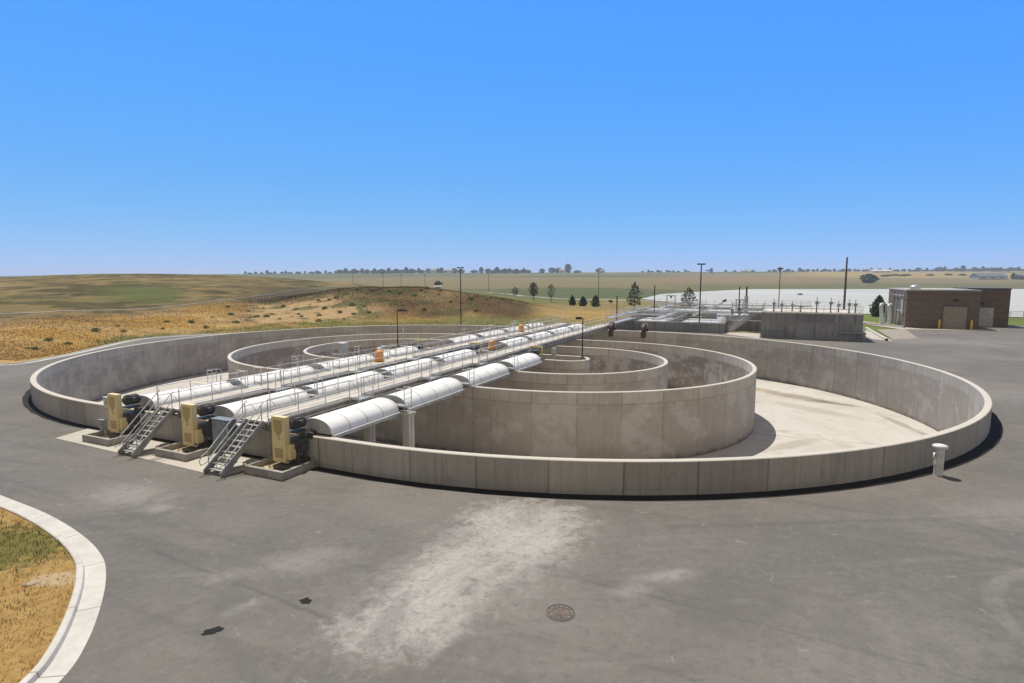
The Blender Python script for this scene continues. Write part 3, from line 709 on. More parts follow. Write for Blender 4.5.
ringwall('tank_wall', 'third and smaller oval concrete ring wall around the centre island', 10.3, 9.85, 9.12, .32, depth, M['ring'])
ringwall('tank_wall', 'narrow central island of concrete wall under the short lamp posts', 10.1, 10.1, 1.82, .30, depth, M['ring'])
# ------------------------------------------------------------------ rails
def rail_mesh(length, h=1.07, rr=.026):
    e = .03; m = h*.54
    return MB().tube([(0, e, m+.01), (0, e, h), (0, length-e, h), (0, length-e, m), (0, e, m-.01)], rr)
POST = MB().tube([(0, 0, -.18), (0, 0, 1.07)], .026, 6).mesh('post')
def railing(parent, p, q, z, gaps=(), pitch=1.75, h=1.07):          # straight railing with posts as its pieces
    p, q = Vector(p), Vector(q); L = (q-p).length; ang = math.atan2(-(q-p).x, (q-p).y)
    r = link('railing', rail_mesh(L, h), M['rail'], parent, (p.x, p.y, z), ang)
    link('toe_board', MB().box(-.008, .008, 0, L, .02, .12), M['rail'], r)
    n = max(1, round(L/pitch))
    for i in range(n+1):
        o = link('post', POST, M['rail'], r, (0, .02+(L-.04)*i/n, 0)); o.scale = (1, 1, h/1.07)
    return r
# ------------------------------------------------------------------ walkway bridges
DZ = WT+.55; ROW = (7.2, .75, -5.7); BR = ((3.5, 5.2), (-3.0, -1.25))
GAPS = (-24.55, -17.1, -9.75)
def bridge(x0, x1, label, yend, side_gaps):
    t = thing('walkway_bridge', label, 'bridge', W((x0+x1)/2, 0, WT)); w = (x1-x0)/2; z = DZ-WT
    dk = MB(); dk.box(-w, w, -31.1, yend, z-.09, z)
    link('deck', dk, M['deck'], t)
    link('edge_beam', MB().box(-w+.015, -w+.32, -30.9, yend-.1, .012, z-.092), M['beam'], t)
    link('edge_beam', MB().box(w-.32, w-.015, -30.9, yend-.1, .012, z-.092), M['beam'], t)
    link('conduit', MB().tube([(w+.06, -29, z-.30), (w+.06, yend-1, z-.30)], .035), M['rail'], t)
    for s, gaps in ((-1, side_gaps[0]), (1, side_gaps[1])):
        cuts = [-31.0] + sum([[g-.5, g+.5] for g in gaps], []) + [yend-.05]
        for a, b in zip(cuts[::2], cuts[1::2]):
            railing(t, (s*(w+.012), a, 0), (s*(w+.012), b, 0), z)
    return t
FAR = (9.75, 17.1, 24.55)
bridge(*BR[0], 'right-hand concrete walkway bridge with grey railings above the near row of covers', 33.0, ((), GAPS))
bridge(*BR[1], 'left-hand concrete walkway bridge between the middle and far rows of covers', 33.0, (GAPS+FAR, GAPS+FAR))
# service platforms reaching out over the bearings
def platform(x0, x1, y, label):
    t = thing('service_platform', label, 'platform', W(x0, y, DZ), TH, 'service platforms over the rotor bearings'); L = x1-x0; g = 1 if L > 0 else -1
    lo = WT+.36-DZ
    link('landing', MB().box(min(.02*g, .75*g), max(.02*g, .75*g), -.62, .62, -.05, .0), M['grate'], t)
    link('grating', MB().box(min(.77*g, L), max(.77*g, L), -.26, .26, lo-.04, lo), M['grate'], t)
    for s in (-.64, .64): railing(t, (.04*g, s, 0), (.75*g, s, 0), 0.0, pitch=1.0)
    mb = MB()
    for zz in (.12, .42, .70, .98): mb.tube([(L, -.34, lo+zz), (L, .34, lo+zz)], .02)
    for yy in (-.34, .34): mb.tube([(L, yy, lo-.2), (L, yy, lo+.98)], .024)
    for yy in (-.34, .34): mb.tube([(L-.5*g, yy, lo-.2), (L-.5*g, yy, lo+.98), (L, yy, lo+.98)], .022)
    link('end_gate', mb, M['rail'], t); return t
rown = ('near right', 'middle', 'far left')
for i, y in enumerate(GAPS): platform(5.25, 8.9, y, f'steel platform with railing reaching over the near right cover row, {NUM[i]} from the yellow drives')
for i, y in enumerate(GAPS+FAR): platform(-1.2, 2.4, y, f'steel platform with railing reaching over the middle cover row, {NUM[i]} from the yellow drives')
for i, y in enumerate(GAPS+FAR): platform(-3.05, -7.0, y, f'steel platform with railing reaching over the far left cover row, {NUM[i]} from the yellow drives')
# ------------------------------------------------------------------ rotor covers
def cover(length):
    hw, hh = 1.06, .70; n = 16
    arc = [(hw*math.cos(PI*k/n), hh*math.sin(PI*k/n)**.85) for k in range(n+1)]
    t = thing('rotor_cover', 'cover', 'cover', (0, 0, 0), TH, 'arched white rotor covers')
    m = length/2; sh = MB(); vs = [(x, -m, z) for x, z in arc]+[(x, m, z) for x, z in arc]
    k = n+1; sh.add(vs, [(i, i+1, k+i+1, k+i) for i in range(n)], None, True)
    sh.add([(x*.985, y, z*.985-.012) for x, y, z in vs], [(i, k+i, k+i+1, i+1) for i in range(n)], None, True)
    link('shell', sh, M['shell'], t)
    for s in (-1, 1):
        link('end_panel', MB().prism([(x*.975, z*.97) for x, z in arc][::-1], 'y', s*m-s*.03, s*m-s*.075), M['panel'], t)
        b = MB(); out = [(x*1.02, z*1.025) for x, z in arc]; 
        for a0, a1 in ((s*m, s*m-s*.12),):
            b.add([(x, a0, z) for x, z in out]+[(x, a1, z) for x, z in out]+[(x*.975, a0, z*.97) for x, z in arc],
                  [(i, i+1, k+i+1, k+i) for i in range(n)]+[(i, i+1, 2*k+i+1, 2*k+i) for i in range(n)], None, False)
        link('rim', b, M['shell'], t)
        link('flange', MB().box(min(s*1.03, s*1.22), max(s*1.03, s*1.22), -m, m, -.05, .0).box(min(s*1.05, s*1.08), max(s*1.05, s*1.08), -m, m, -.22, -.051), M['flange'], t)
    nb = 3
    for q in range(nb):
        y = -m+length*(q+1)/(nb+1); b = MB(); out = [(x*1.008, z*1.01) for x, z in arc]
        b.add([(x, y-.025, z) for x, z in out]+[(x, y+.025, z) for x, z in out], [(i, i+1, k+i+1, k+i) for i in range(n)], None, True); link('seam_band', b, M['flange'], t)
    # discs and shaft underneath
    d = MB(); d.tube([(0, -m-.2, .02), (0, m+.2, .02)], .09, 10); link('shaft', d, M['darksteel'], t)
    d = MB(); y = -m+.3
    while y < m-.2: d.tube([(0, y-.02, -.02), (0, y+.02, -.02)], .58, 18, smooth=False); y += .28
    d = link('discs', d, M['darksteel'], t)
    return t
SPAN = [(-30.25, -24.95), (-24.15, -17.65), (-16.55, -10.35), (-9.15, -3.5)]
SPANF = [(3.5, 9.15), (10.35, 16.55), (17.65, 24.15), (24.95, 30.25)]
proto = {}
chan = ['outer channel by the yellow drives', 'outer channel by the second wall', 'near channel between second and third walls', 'channel by the island']
chanF = ['channel just past the island', 'far middle channel', 'far outer channel past the second wall', 'farthest end by the back wall']
for r, x in enumerate(ROW):
    for k, (a, b) in enumerate(SPAN + (SPANF if r else [])):
        L = round(b-a, 2); loc = W(x+.27, (a+b)/2, WT+.06)
        lab = f'white arched cover, {rown[r]} row, over the {chan[k] if k < 4 else chanF[k-4]}'
        if L not in proto:
            proto[L] = cover(L); o = proto[L]; o.location = loc; o['label'] = lab
        else: dup(proto[L], loc, TH, lab)
# bearings between the covers
def bearing():
    t = thing('bearing_block', 'b', 'bearing', (0, 0, 0), TH, 'bearing blocks between the rotor covers')
    link('base_plate', MB().box(-.42, .42, -.32, .32, .003, .06), M['rail'], t); link('bracket', MB().box(-.36, .36, -.30, .30, -.55, .0), M['deck'], t)
    h = MB(); h.prism([(-.3, .06), (.3, .06), (.24, .25)]+[(.2*math.cos(a)*1.1, .26+.2*math.sin(a)) for a in (0.2, .8, 1.57, 2.3, 2.94)]+[(-.24, .25)], 'y', -.16, .16); link('housing', h, M['darksteel'], t)
    link('coupling', MB().tube([(0, -.42, .14), (0, .42, .14)], .13, 12), M['black'], t)
    return t
bp = None
where = {0: 'between the two outer-channel covers', 1: 'on top of the second ring wall', 2: 'on top of the third ring wall'}
for r, x in enumerate(ROW):
    ys = [(-24.55, 'between its two near outer-channel covers'), (-17.1, 'near side of the second ring wall'), (-9.75, 'near side of the third ring wall')]
    if r: ys += [(9.75, 'far side of the third ring wall'), (17.1, 'far side of the second ring wall'), (24.55, 'between its two far outer-channel covers')]
    for y, wh in ys:
        lab = f'dark bearing of the {rown[r]} row, {wh}'
        if bp is None: bp = bearing(); bp.location = W(x+.32, y, WT); bp['label'] = lab
        else: dup(bp, W(x+.32, y, WT), TH, lab)
        if abs(abs(y)-24.55) < .1:
            lab2 = f'concrete column in the {"near" if y < 0 else "far"} outer channel carrying the {rown[r]} row bearing'
            t = thing('support_column', lab2, 'column', W(x+.32, y, FLOOR), TH, 'columns carrying the shaft bearings')
            link('shaft', MB().box(1.15, 1.6, -.25, .25, 0, WT-FLOOR-.12), M['deck'], t); link('shaft', MB().box(-1.6, -1.15, -.25, .25, 0, WT-FLOOR-.12), M['deck'], t)
            link('cap_beam', MB().box(-1.7, 1.7, -.3, .3, WT-FLOOR-.118, WT-FLOOR-.003), M['deck'], t)
# ------------------------------------------------------------------ drive pads at the front
mb = MB(); mb.poly([(-9.6, -31.0), (-9.0, -33.05), (3.9, -33.5), (5.1, -33.45), (5.35, -31.0)][::-1], 0)
struct('concrete_pad', mb, M['pad'], W(0, 0, .012), TH)
mb = MB(); x0 = -7.6
def drive(label, x, rot=TH):
    t = thing('drive_unit', label, 'drive', W(x, -31.3, 0), rot, 'rotor drive units')
    z0 = .36
    link('base_frame', MB().box(-.75, .55, -.65, .5, z0-.22, z0-.10).box(-.7, -.58, -.6, .5, .0, z0-.22).box(.4, .52, -.6, .5, 0, z0-.22), M['darksteel'], t)
    g = MB(); g.prism([(-.96, z0), (-.14, z0), (-.14, 2.37), (-.16, 2.39), (-.94, 2.39), (-.96, 2.37)], 'y', -.42, -.14)
    gd = link('chain_guard', g, M['guard'], t)
    link('louvre', MB().prism([(-.84, 2.25), (-.30, 2.25), (-.30, 1.8), (-.52, 1.5), (-.58, 1.5), (-.84, 1.8)], 'y', -.428, -.421), plain('guard_mesh_paint', (.50, .385, .16), .6, 0, .2, 14), gd)
    link('louvre', MB().box(-.82, -.30, -.428, -.421, .55, .98), bpy.data.materials['guard_mesh_paint'], gd)
    link('latch', MB().box(-.56, -.5, -.436, -.421, 1.38, 1.46), M['darksteel'], gd)
    link('side_guard', MB().box(-.135, .12, -.36, -.05, z0+.15, 1.15), M['guard'], t)
    mo = MB(); mo.tube([(-.25, .02, 1.98), (-.25, .12, 1.98), (-.25, .13, 1.98), (-.25, .78, 1.98), (-.25, .9, 1.98)], [.16, .2, .265, .265, .16], 20)
    for q in range(14):
        a = 2*PI*q/14; mo.box(-.25+.255*math.cos(a)-.012, -.25+.255*math.cos(a)+.012, .16, .74, 1.98+.255*math.sin(a)-.012, 1.98+.255*math.sin(a)+.03)
    m_ = link('motor', mo, M['black'], t)
    link('junction_box', MB().box(.0, .15, .3, .5, 1.95, 2.12), M['darksteel'], m_)
    gb = MB(); gb.box(-.5, .25, .05, .55, .72, 1.32); gb.tube([(.05, .5, 1.40), (.05, 1.0, 1.40)], .22, 14); gb.box(-.45, .32, .0, .6, z0-.1, z0+.06); gb.tube([(-.3, .1, z0), (-.3, .1, .74)], .07); gb.tube([(.12, .1, z0), (.12, .1, .74)], .07); gb.tube([(.12, .48, z0), (.12, .48, .74)], .07); gb.tube([(-.1, -.12, 1.05), (-.1, .06, 1.05)], .26, 16); gb.box(.251, .36, .15, .45, .8, 1.1)
    link('gearbox', gb, M['darksteel'], t)
    link('output_shaft', MB().tube([(.3, .6, 1.40), (.3, 1.05, 1.40)], .12, 12).box(.1, .5, .62, .68, 1.26, 1.54), M['black'], t)
    link('motor_mount', MB().box(-.6, .15, .05, .85, 1.58, 1.64), M['darksteel'], t)
    return t
def bund(label, x):
    t = thing('containment_kerb', label, 'kerb', W(x, -31.9, 0), TH, 'concrete containment kerbs around the drives')
    a, b, c, d, th, h = -1.6, .8, -1.05, 1.25, .17, .36
    link('kerb_wall', MB().box(a, b, c, c+th, 0, h).box(a, a+th, c+th, d, 0, h).box(b-th, b, c+th, d, 0, h), M['kerbgrey'], t)
    link('silt', MB().box(a+th, b-th, c+th, d, .0, .09), M['sand'], t)
    return t
for i, x in enumerate(ROW):
    lab = ('yellow drive unit at the near right row, beside the tank wall end', 'yellow drive unit between the two metal staircases', 'yellow drive unit farthest left, beside the first staircase')[i]
    lab2 = ('low concrete kerb box under the right-hand yellow drive', 'low concrete kerb box under the middle yellow drive', 'low concrete kerb box under the far left yellow drive')[i]
    if i == 0:
        d0 = drive(lab, x); b0 = bund(lab2, x-.1); d0.scale = (1, 1, 1.06); b0.location = W(x-.1, -31.7, 0)
    else: dx = (.12, .42)[i-1]; dup(d0, W(x+dx, -31.3, 0), TH, lab); dup(b0, W(x+dx-.1, -31.7, 0), TH, lab2)
# ------------------------------------------------------------------ stairs
def stairs(label, x0, x1, ya, yb, h, group='grey metal staircases', T=None):
    t = T or thing('metal_staircase', label, 'stairs', W((x0+x1)/2, ya, 0), TH, group); w = (x1-x0)/2; run = yb-ya; n = 9
    for s in (-1, 1):
        e = MB(); e.prism([(0, .02), (.28, .02), (run, h-.10), (run, h+.04), (run-.12, h+.04), (-.05, .2)], 'x', s*w-.03*s, s*w+.03*s); link('stringer', e, M['stair'], t)
    for k in range(n):
        z = h*(k+1)/(n+1)+.02; y = run*(k+.55)/(n+.3)
        tr = link('tread', MB().box(-w+.032, w-.032, y, y+.27, z-.035, z), M['grate'], t)
        link('nosing', MB().box(-w+.034, w-.034, y-.02, y+.045, z-.03, z+.012), M['stair'], tr)
    for s in (-1, 1):
        X = s*(w-.0); hr = MB(); sl = h/run
        for zz in (.95, .52): hr.tube([(X, -.1, zz*.9), (X, .15, zz), (X, run-.1, zz+h-.1), (X, run+.02, zz+h)], .026)
        hr.tube([(X, -.1, .86), (X, -.22, .66), (X, -.16, .47), (X, -.1, .46)], .024)
        h_ = link('handrail', hr, M['rail'], t)
        for k in range(3):
            y = .25+(run-.35)*k/2; link('post', MB().tube([(X, y, .12+sl*y*.97), (X, y, .95+sl*y*.97)], .026), M['rail'], h_)
    return t
stairs('grey metal staircase at the right, up to the right-hand walkway bridge', 3.95, 5.05, -33.6, -31.12, DZ)
stairs('grey metal staircase at the left, up to the left-hand walkway bridge', -2.6, -1.5, -33.45, -31.12, DZ)
# control boxes near the drives
def cabinet(name, label, x, y, z, w, d, h, mat, legs=True, group=None):
    t = thing(name, label, 'cabinet', W(x, y, 0), TH, group)
    link('body', MB().box(-w/2, w/2, -d/2, d/2, z, z+h), mat, t)
    link('door', MB().box(-w/2+.04, w/2-.04, -d/2-.018, -d/2-.002, z+.05, z+h-.05), mat, t)
    link('roof_lip', MB().box(-w/2-.04, w/2+.04, -d/2-.05, d/2+.02, z+h+.002, z+h+.03), mat, t)
    link('handle', MB().box(w/2-.16, w/2-.12, -d/2-.05, -d/2-.019, z+h*.45, z+h*.6), M['darksteel'], t)
    if legs and z > .1:
        for s in (-1, 1): link('leg', MB().box(s*w*.35-.03, s*w*.35+.03, -.03, .03, 0, z-.002), M['rail'], t)
    return t
cabinet('control_cabinet', 'grey control cabinet beside the right-hand staircase, behind the middle drive', 2.65, -31.4, .45, 1.2, .45, 1.5, M['bluegrey'])
cabinet('junction_box', 'small grey box on a post left of the far left drive', -6.75, -31.75, .45, .40, .22, .55, M['greybox'])
cabinet('junction_box', 'light grey box on the wall behind the far left drive', -7.15, -31.15, 1.55, .42, .3, .6, M['lightbox'])
t = thing('electrical_cabinet', 'pale grey cabinet on legs beside the far left covers near the third ring wall', 'cabinet', W(-10.3, -7.8, WT))
link('body', MB().box(-.33, .33, -.3, .3, .1, 1.25), M['lightbox'], t); link('door', MB().box(-.29, .29, -.32, -.302, .15, 1.2), M['panel'], t); link('roof_lip', MB().box(-.37, .37, -.36, .33, 1.252, 1.30), M['white'], t)
link('leg', MB().box(-.05, .05, -.05, .05, -4.9, .098), M['rail'], t)
# centre drives on the island
def centre(label, x, y):
    t = thing('centre_drive', label, 'drive', W(x, y, WT+.02), TH, 'drive machines on the central island')
    f = MB(); f.box(-.62, -.52, -.14, .0, 0, 1.15).box(.52, .62, -.14, .0, 0, 1.15).box(-.52, .52, -.14, 0, .98, 1.15); link('yellow_guard', f, M['guard'], t)
    link('frame', MB().box(-.75, .75, -2.2, .2, -.02, .06), M['darksteel'], t)
    link('gearbox', MB().box(-.4, .4, -.9, -.2, .06, .8), M['darksteel'], t)
    link('motor', MB().tube([(0, -1.0, .62), (0, -1.08, .62), (0, -1.9, .62), (0, -2.0, .62)], [.2, .32, .32, .2], 16), M['black'], t)
    return t
c0 = centre('yellow framed drive machine at the end of the near right cover row', ROW[0], -1.3)
dup(c0, W(ROW[1], -1.3, WT+.02), TH, 'yellow framed drive machine at the middle of the middle cover row')
dup(c0, W(ROW[2], -1.3, WT+.02), TH, 'yellow framed drive machine at the middle of the far left cover row')
cabinet_w = thing('control_cabinet', 'white control panel standing beside the near right drive machine on the island', 'cabinet', W(8.75, -.8, WT))
link('body', MB().box(-.2, .2, -.15, .15, .25, 1.0), M['lightbox'], cabinet_w); link('post', MB().box(-.05, .05, -.05, .05, 0, .248), M['rail'], cabinet_w)
link('door', MB().box(-.17, .17, -.168, -.152, .3, .95), M['panel'], cabinet_w)
# traffic drums
def drum(label, loc):
    t = thing('traffic_drum', label, 'traffic drum', loc, TH, 'orange traffic drums on the walkways')
    link('body', MB().lathe([(.42, .0), (.42, .12), (.40, .13), (.395, .36), (.38, .37), (.375, .60), (.36, .62), (.34, .80), (.26, .92), (0, .96)], 20), M['drum'], t)
    link('handle', MB().tube([(-.10, 0, .94), (-.07, 0, 1.0), (.07, 0, 1.0), (.10, 0, .94)], .025), M['drum'], t)
    link('base', MB().lathe([(.0, .04), (.43, .04), (.46, .0)], 20), M['black'], t)
    return t
q = drum('orange traffic drum on the left-hand walkway, nearest the stairs', W(-2.6, -12.2, DZ))
dup(q, W(.75, 2.2, WT+.1), TH, 'orange traffic drum at the middle of the middle cover row')
dup(q, W(-2.6, 17.3, DZ), TH, 'orange traffic drum on the left-hand walkway, far end')
# ------------------------------------------------------------------ lamp posts
def lamp(label, loc, h, heads, rot, r=.09, group=None, cat='lamp post', hw=.65):
    t = thing('lamp_post', label, cat, loc, rot, group)
    link('base', MB().lathe([(0, .25), (.17, .25), (.2, .2), (.2, 0)], 14), M['plantc'], t)
    link('pole', MB().tube([(0, 0, .25), (0, 0, h)], [r, r*.75], 8), M['bronze'], t)
    for s in heads:
        a = link('arm', MB().tube([(0, 0, h-.1), (s*hw*.3, 0, h-.1)], .04), M['bronze'], t)
        link('lamp_head', MB().box(min(s*hw*.2, s*hw), max(s*hw*.2, s*hw), -.2, .2, h-.14, h+.08), M['bronze'], a)
    return t
p1 = Vector((*G(461, 325.5, 0), 0)); p2 = Vector((*G(699, 331, 0), 0))
lamp('tall dark lamp post with twin heads in front of the brown bank', p1, 10.9, (-1, 1), .1, .11)
lamp('tall dark lamp post with twin heads in front of the low basins', p2, 11.3, (-1, 1), .1, .13)
lamp('dark lamp post behind the big concrete block, thin against the white lagoon', (58.5, 126, 0), 11.0, (-1, 1), .1, .1)
lamp('short dark lamp post with one head at the right end of the island', W(11.3, -.1, WT), 3.85, (-1,), 0, .06)
lamp('short dark lamp post with one head at the left end of the island', W(-10.5, 1.3, WT), 4.0, (1,), 0, .06)
t = thing('standpipe', 'thin white standpipe beside the short lamp post on the island', 'pipe', W(-9.6, 1.1, WT)); link('pipe', MB().tube([(0, 0, 0), (0, 0, 2.6)], .07, 8), M['white'], t); link('cap', MB().lathe([(0, 2.72), (.09, 2.7), (.1, 2.6)], 8), M['white'], t)
# ------------------------------------------------------------------ red-brown elbows pouring over the far wall
def elbow(label, x, y):
    t = thing('inlet_elbow', label, 'pipe', W(x, y, WT), TH, 'red-brown inlet elbows on the back wall')
    pts = [(0, 1.0, -.9), (0, .85, .2), (0, .6, .55), (0, .3, .68), (0, -.1, .62), (0, -.45, .35), (0, -.62, -.1), (0, -.62, -.9)]
    link('pipe', MB().tube(pts, .36, 14), M['rust'], t)
    link('flange', MB().tube([(0, .34, .67), (0, .22, .70)], .5, 18, smooth=False), M['galv'], t); link('flange', MB().tube([(0, .12, .68), (0, .02, .665)], .5, 18, smooth=False), M['galv'], t); return t
e = elbow('dark red pipe elbow over the back wall, close to the walkway end', 5.9, 30.95); dup(e, W(10.6, 30.9, WT), TH, 'dark red pipe elbow over the back wall, right of the other one')
# ------------------------------------------------------------------ vent pipe, manhole, patches
t = thing('vent_pipe', 'white vent pipe with a flat cap standing outside the tank wall at right', 'pipe', (19.49, 25.42, 0), 0)
link('pipe', MB().lathe([(.185, 0), (.185, 1.22), (.2, 1.24)], 18), M['white'], t); link('cap', MB().lathe([(0, 1.42), (.2, 1.42), (.30, 1.38), (.30, 1.27), (.2, 1.23), (.0, 1.23)], 18), M['white'], t)
link('side_pipe', MB().tube([(-.18, 0, 1.05), (-.25, 0, 1.0), (-.26, 0, .6), (-.22, 0, .5)], .05), M['white'], t)
t = thing('manhole_cover', 'round rusty manhole cover set in the asphalt', 'manhole', (1.30, 14.54, .004), .3)
link('frame', MB().lathe([(.40, .0), (.40, .012), (.36, .014), (.355, .0)], 36, smooth=False), M['darksteel'], t)
lid = MB().lathe([(0, .012), (.34, .012), (.345, .0)], 36, smooth=False)
l_ = link('lid', lid, M['iron'], t)
rb = MB()
for a in range(-4, 5):
    for b in range(-4, 5):
        x, y = a*.07, b*.07
        if math.hypot(x, y) < .31 and abs(y) > .05: rb.box(x-.02, x+.02, y-.02, y+.02, .0121, .020)
link('studs', rb, M['iron'], l_)
def patch(label, cx, cy, sx, sy, seed, rot):
    random.seed(seed); pts = []
    for k in range(40):
        a = 2*PI*k/40; r = .9+.16*math.sin(2*a+seed)+.09*math.sin(5*a+2*seed)+random.uniform(-.13, .10); pts.append((sx*r*math.cos(a), sy*r*math.sin(a)))
    mb = MB(); mb.poly(pts, .006); o = link('tar_patch', mb, M['tar'], None, (cx, cy, 0), rot); o['kind'] = 'structure'
patch('', -7.63, 13.73, .24, .20, 1, .35); patch('', -5.75, 15.1, .18, .17, 4, .45)
# ------------------------------------------------------------------ basins beyond the tank
def basin():
    t = thing('settling_basin', 'low wide concrete basin with white floor behind the tank', 'basin', W(1.8, 47.8, 0))
    w, d, h, th = 18.1, 26.0, 1.55, .4
    link('wall', MB().box(0, w, 0, th, 0, h), M['plantc'], t); link('wall', MB().box(0, w, d-th, d, 0, h), M['plantc'], t)
    link('wall', MB().box(0, th, th+.003, d-th-.003, 0, h), M['plantc'], t); link('wall', MB().box(w-th, w, th+.003, d-th-.003, 0, h), M['plantc'], t)
    link('divider', MB().box(8.6, 9.0, th+.003, d-th-.003, 0, h-.02), M['plantc'], t)
    link('floor', MB().box(th+.003, w-th-.003, th+.003, d-th-.003, .0, .6), M['lightbox'], t)
    for a, b in (((.2, .2), (w-.2, .2)), ((.2, d-.2), (w-.2, d-.2)), ((.2, .3), (.2, d-.3)), ((w-.2, .3), (w-.2, d-.3)), ((8.8, .3), (8.8, d-.3))):
        railing(t, (*a, 0), (*b, 0), h, pitch=1.8)
    return t
basin()
t = thing('settling_basin', 'second concrete basin, raised, right behind the front basin', 'basin', W(-1.0, 76.5, 0)); w, d, h = 36, 18, 1.9
for a in ((0, w, 0, .4), (0, w, d-.4, d), (0, .4, .403, d-.403), (w-.4, w, .403, d-.403)): link('wall', MB().box(*a, 0, h), M['plantc'], t)
link('floor', MB().box(.403, w-.403, .403, d-.403, 0, 1.5), M['lightbox'], t)
for a, b in (((.2, .2), (w-.2, .2)), ((.2, d-.2), (w-.2, d-.2))): railing(t, (*a, 0), (*b, 0), h, pitch=2.0)
# walkways, frames and pumps on the basins
def walkway(label, x0, x1, y0, y1, z, legs=True):
    t = thing('steel_walkway', label, 'walkway', W(x0, y0, 0), TH, 'white steel walkways over the basins'); w, d = x1-x0, y1-y0
    link('deck', MB().box(0, w, 0, d, z-.12, z), M['lightbox'], t)
    if w > d: railing(t, (0, .03, 0), (w, .03, 0), z); railing(t, (0, d-.03, 0), (w, d-.03, 0), z)
    else: railing(t, (.03, 0, 0), (.03, d, 0), z); railing(t, (w-.03, 0, 0), (w-.03, d, 0), z)
    return t
walkway('pale steel walkway along the left side of the front basin', .3, 1.6, 47.9, 72, 2.0)
walkway('pale steel walkway crossing the front basin near its back', 2.2, 19.5, 68.5, 69.7, 2.2)
walkway('pale steel walkway across the second basin', 4.0, 5.2, 76, 94, 2.5)
walkway('pale landing joining the right-hand bridge to the front basin', 4.0, 5.2, 33.1, 49.5, DZ)
for k_, (a_, b_, c_, d_, z_, wh) in enumerate(((.6, 8.6, 60, 61, 2.0, 'left half of the front basin'), (8.2, 9.4, 48.4, 73, 1.95, 'middle divider of the front basin'), (11, 12.1, 76.4, 94.6, 2.6, 'second basin, left of its middle'), (19, 20.1, 76.4, 94.6, 2.6, 'second basin, right of its middle'), (1, 34, 84.5, 85.6, 3.0, 'second basin along its whole length'), (27, 28.1, 76.4, 94.6, 2.5, 'right end of the second basin'))):
    walkway('pale railed steel walkway over the '+wh, a_, b_, c_, d_, z_)
def pump(label, x, y, z, h, mat='darksteel', group='valves and hoists on the basins'):
    t = thing('valve_actuator', label, 'valve', W(x, y, z), TH, group)
    link('pedestal', MB().lathe([(.16, 0), (.16, .05), (.09, .1), (.08, h*.5), (.14, h*.52), (.14, h*.55)], 10), M[mat], t)
    link('gear_head', MB().box(-.22, .22, -.18, .18, h*.55, h*.72), M['greybox'], t)
    link('handwheel', MB().tube([(.3+.16*math.cos(a), -.2, h*.63+.16*math.sin(a)) for a in [k*PI/6 for k in range(13)]], .02, 5), M['darksteel'], t)
    link('stem', MB().tube([(0, 0, h*.72), (0, 0, h)], .045, 6), M[mat], t); return t
def hoist(label, x, y, z, h, w):
    t = thing('hoist_frame', label, 'hoist', W(x, y, z), TH, 'pale hoist frames among the basins')
    for s in (0, w): link('leg', MB().box(s-.08, s+.08, -.08, .08, 0, h), M['lightbox'], t)
    link('beam', MB().box(-.2, w+.2, -.1, .1, h+.003, h+.2), M['lightbox'], t); link('hoist', MB().box(w*.4, w*.6, -.16, .16, h-.4, h-.002), M['darksteel'], t); return t
hoist('pale hoist frame at the left of the second basin', 5.6, 78, 2.4, 2.6, 1.8)
hoist('pale hoist frame beside the stairs to the big concrete block', 20.8, 62.0, 0, 4.9, 1.2)
def machine(label, x, y, z):
    t = thing('screening_machine', label, 'machine', W(x, y, z)); 
    link('trough', MB().prism([(-2.8, .1), (2.6, 2.5), (2.6, 3.0), (-2.8, .6)], 'y', -.35, .35), M['white'], t)
    link('motor', MB().tube([(2.5, 0, 3.1), (3.2, 0, 3.4)], .25, 12), M['darksteel'], t)
    for q in (-1.2, 1.6): link('leg', MB().box(q-.06, q+.06, -.3, .3, 0, .95+q*.4), M['rail'], t)
    return t
machine('sloping white conveyor trough rising to the right above the front basin', 15.8, 63.5, 1.5)
cols = [(20.4, 58.5, 0, 4.6), (21.6, 58.8, 0, 4.4)]
for i, (x, y, z, h) in enumerate(cols): pump(('tall dark valve stem on the left beside the stairs to the concrete block', 'tall dark valve stem on the right beside the stairs to the concrete block')[i], x, y, z, h)
t = thing('pipe_stack', 'thick pale pipe stack with dark top between basin and concrete block', 'pipe', W(22.4, 64, 0)); link('pipe', MB().tube([(0, 0, 0), (0, 0, 5.6)], .35, 12), M['lightbox'], t); link('top_pipe', MB().tube([(0, 0, 5.602), (0, 0, 7.4)], .16, 8), M['darksteel'], t)
# left-end arched steps over the pipes
# stair from ground to the block
T = thing('metal_staircase', 'white metal staircase rising to the right beside the big concrete block', 'stairs', W(20.4, 50.3, 0), TH-PI/2+.45)
stairs('', -.6, .6, 0, 4.6, 3.2, T=T)
T2 = thing('metal_staircase', 'white metal stairs descending behind the second basin at left', 'stairs', W(11.5, 80.5, 2.3), TH+PI/2)
stairs('', -.5, .5, 0, 3.2, 2.2, T=T2)
walkway('raised pale walkway from the stairs to the concrete block top', 22.3, 25.4, 52.0, 53.2, 3.65)
t = thing('low_wall', 'low dark concrete wall between the front basin and the big concrete block', 'wall', W(20.2, 53.2, 0)); link('body', MB().box(0, 5.2, 0, .35, 0, 1.75), M['plantc'], t); link('coping', MB().box(-.03, 5.23, -.04, .39, 1.752, 1.83), M['deck'], t)
t = thing('white_tank', 'pale low tank wall behind the low dark wall, between basin and block', 'tank', W(20.6, 57.5, 0)); link('body', MB().lathe([(2.6, 0), (2.6, 2.6), (2.4, 2.6), (2.4, 2.2), (0, 2.2)], 32), M['lightbox'], t); link('rim', MB().lathe([(2.66, 2.45), (2.66, 2.6), (2.603, 2.6)], 32), M['rail'], t)
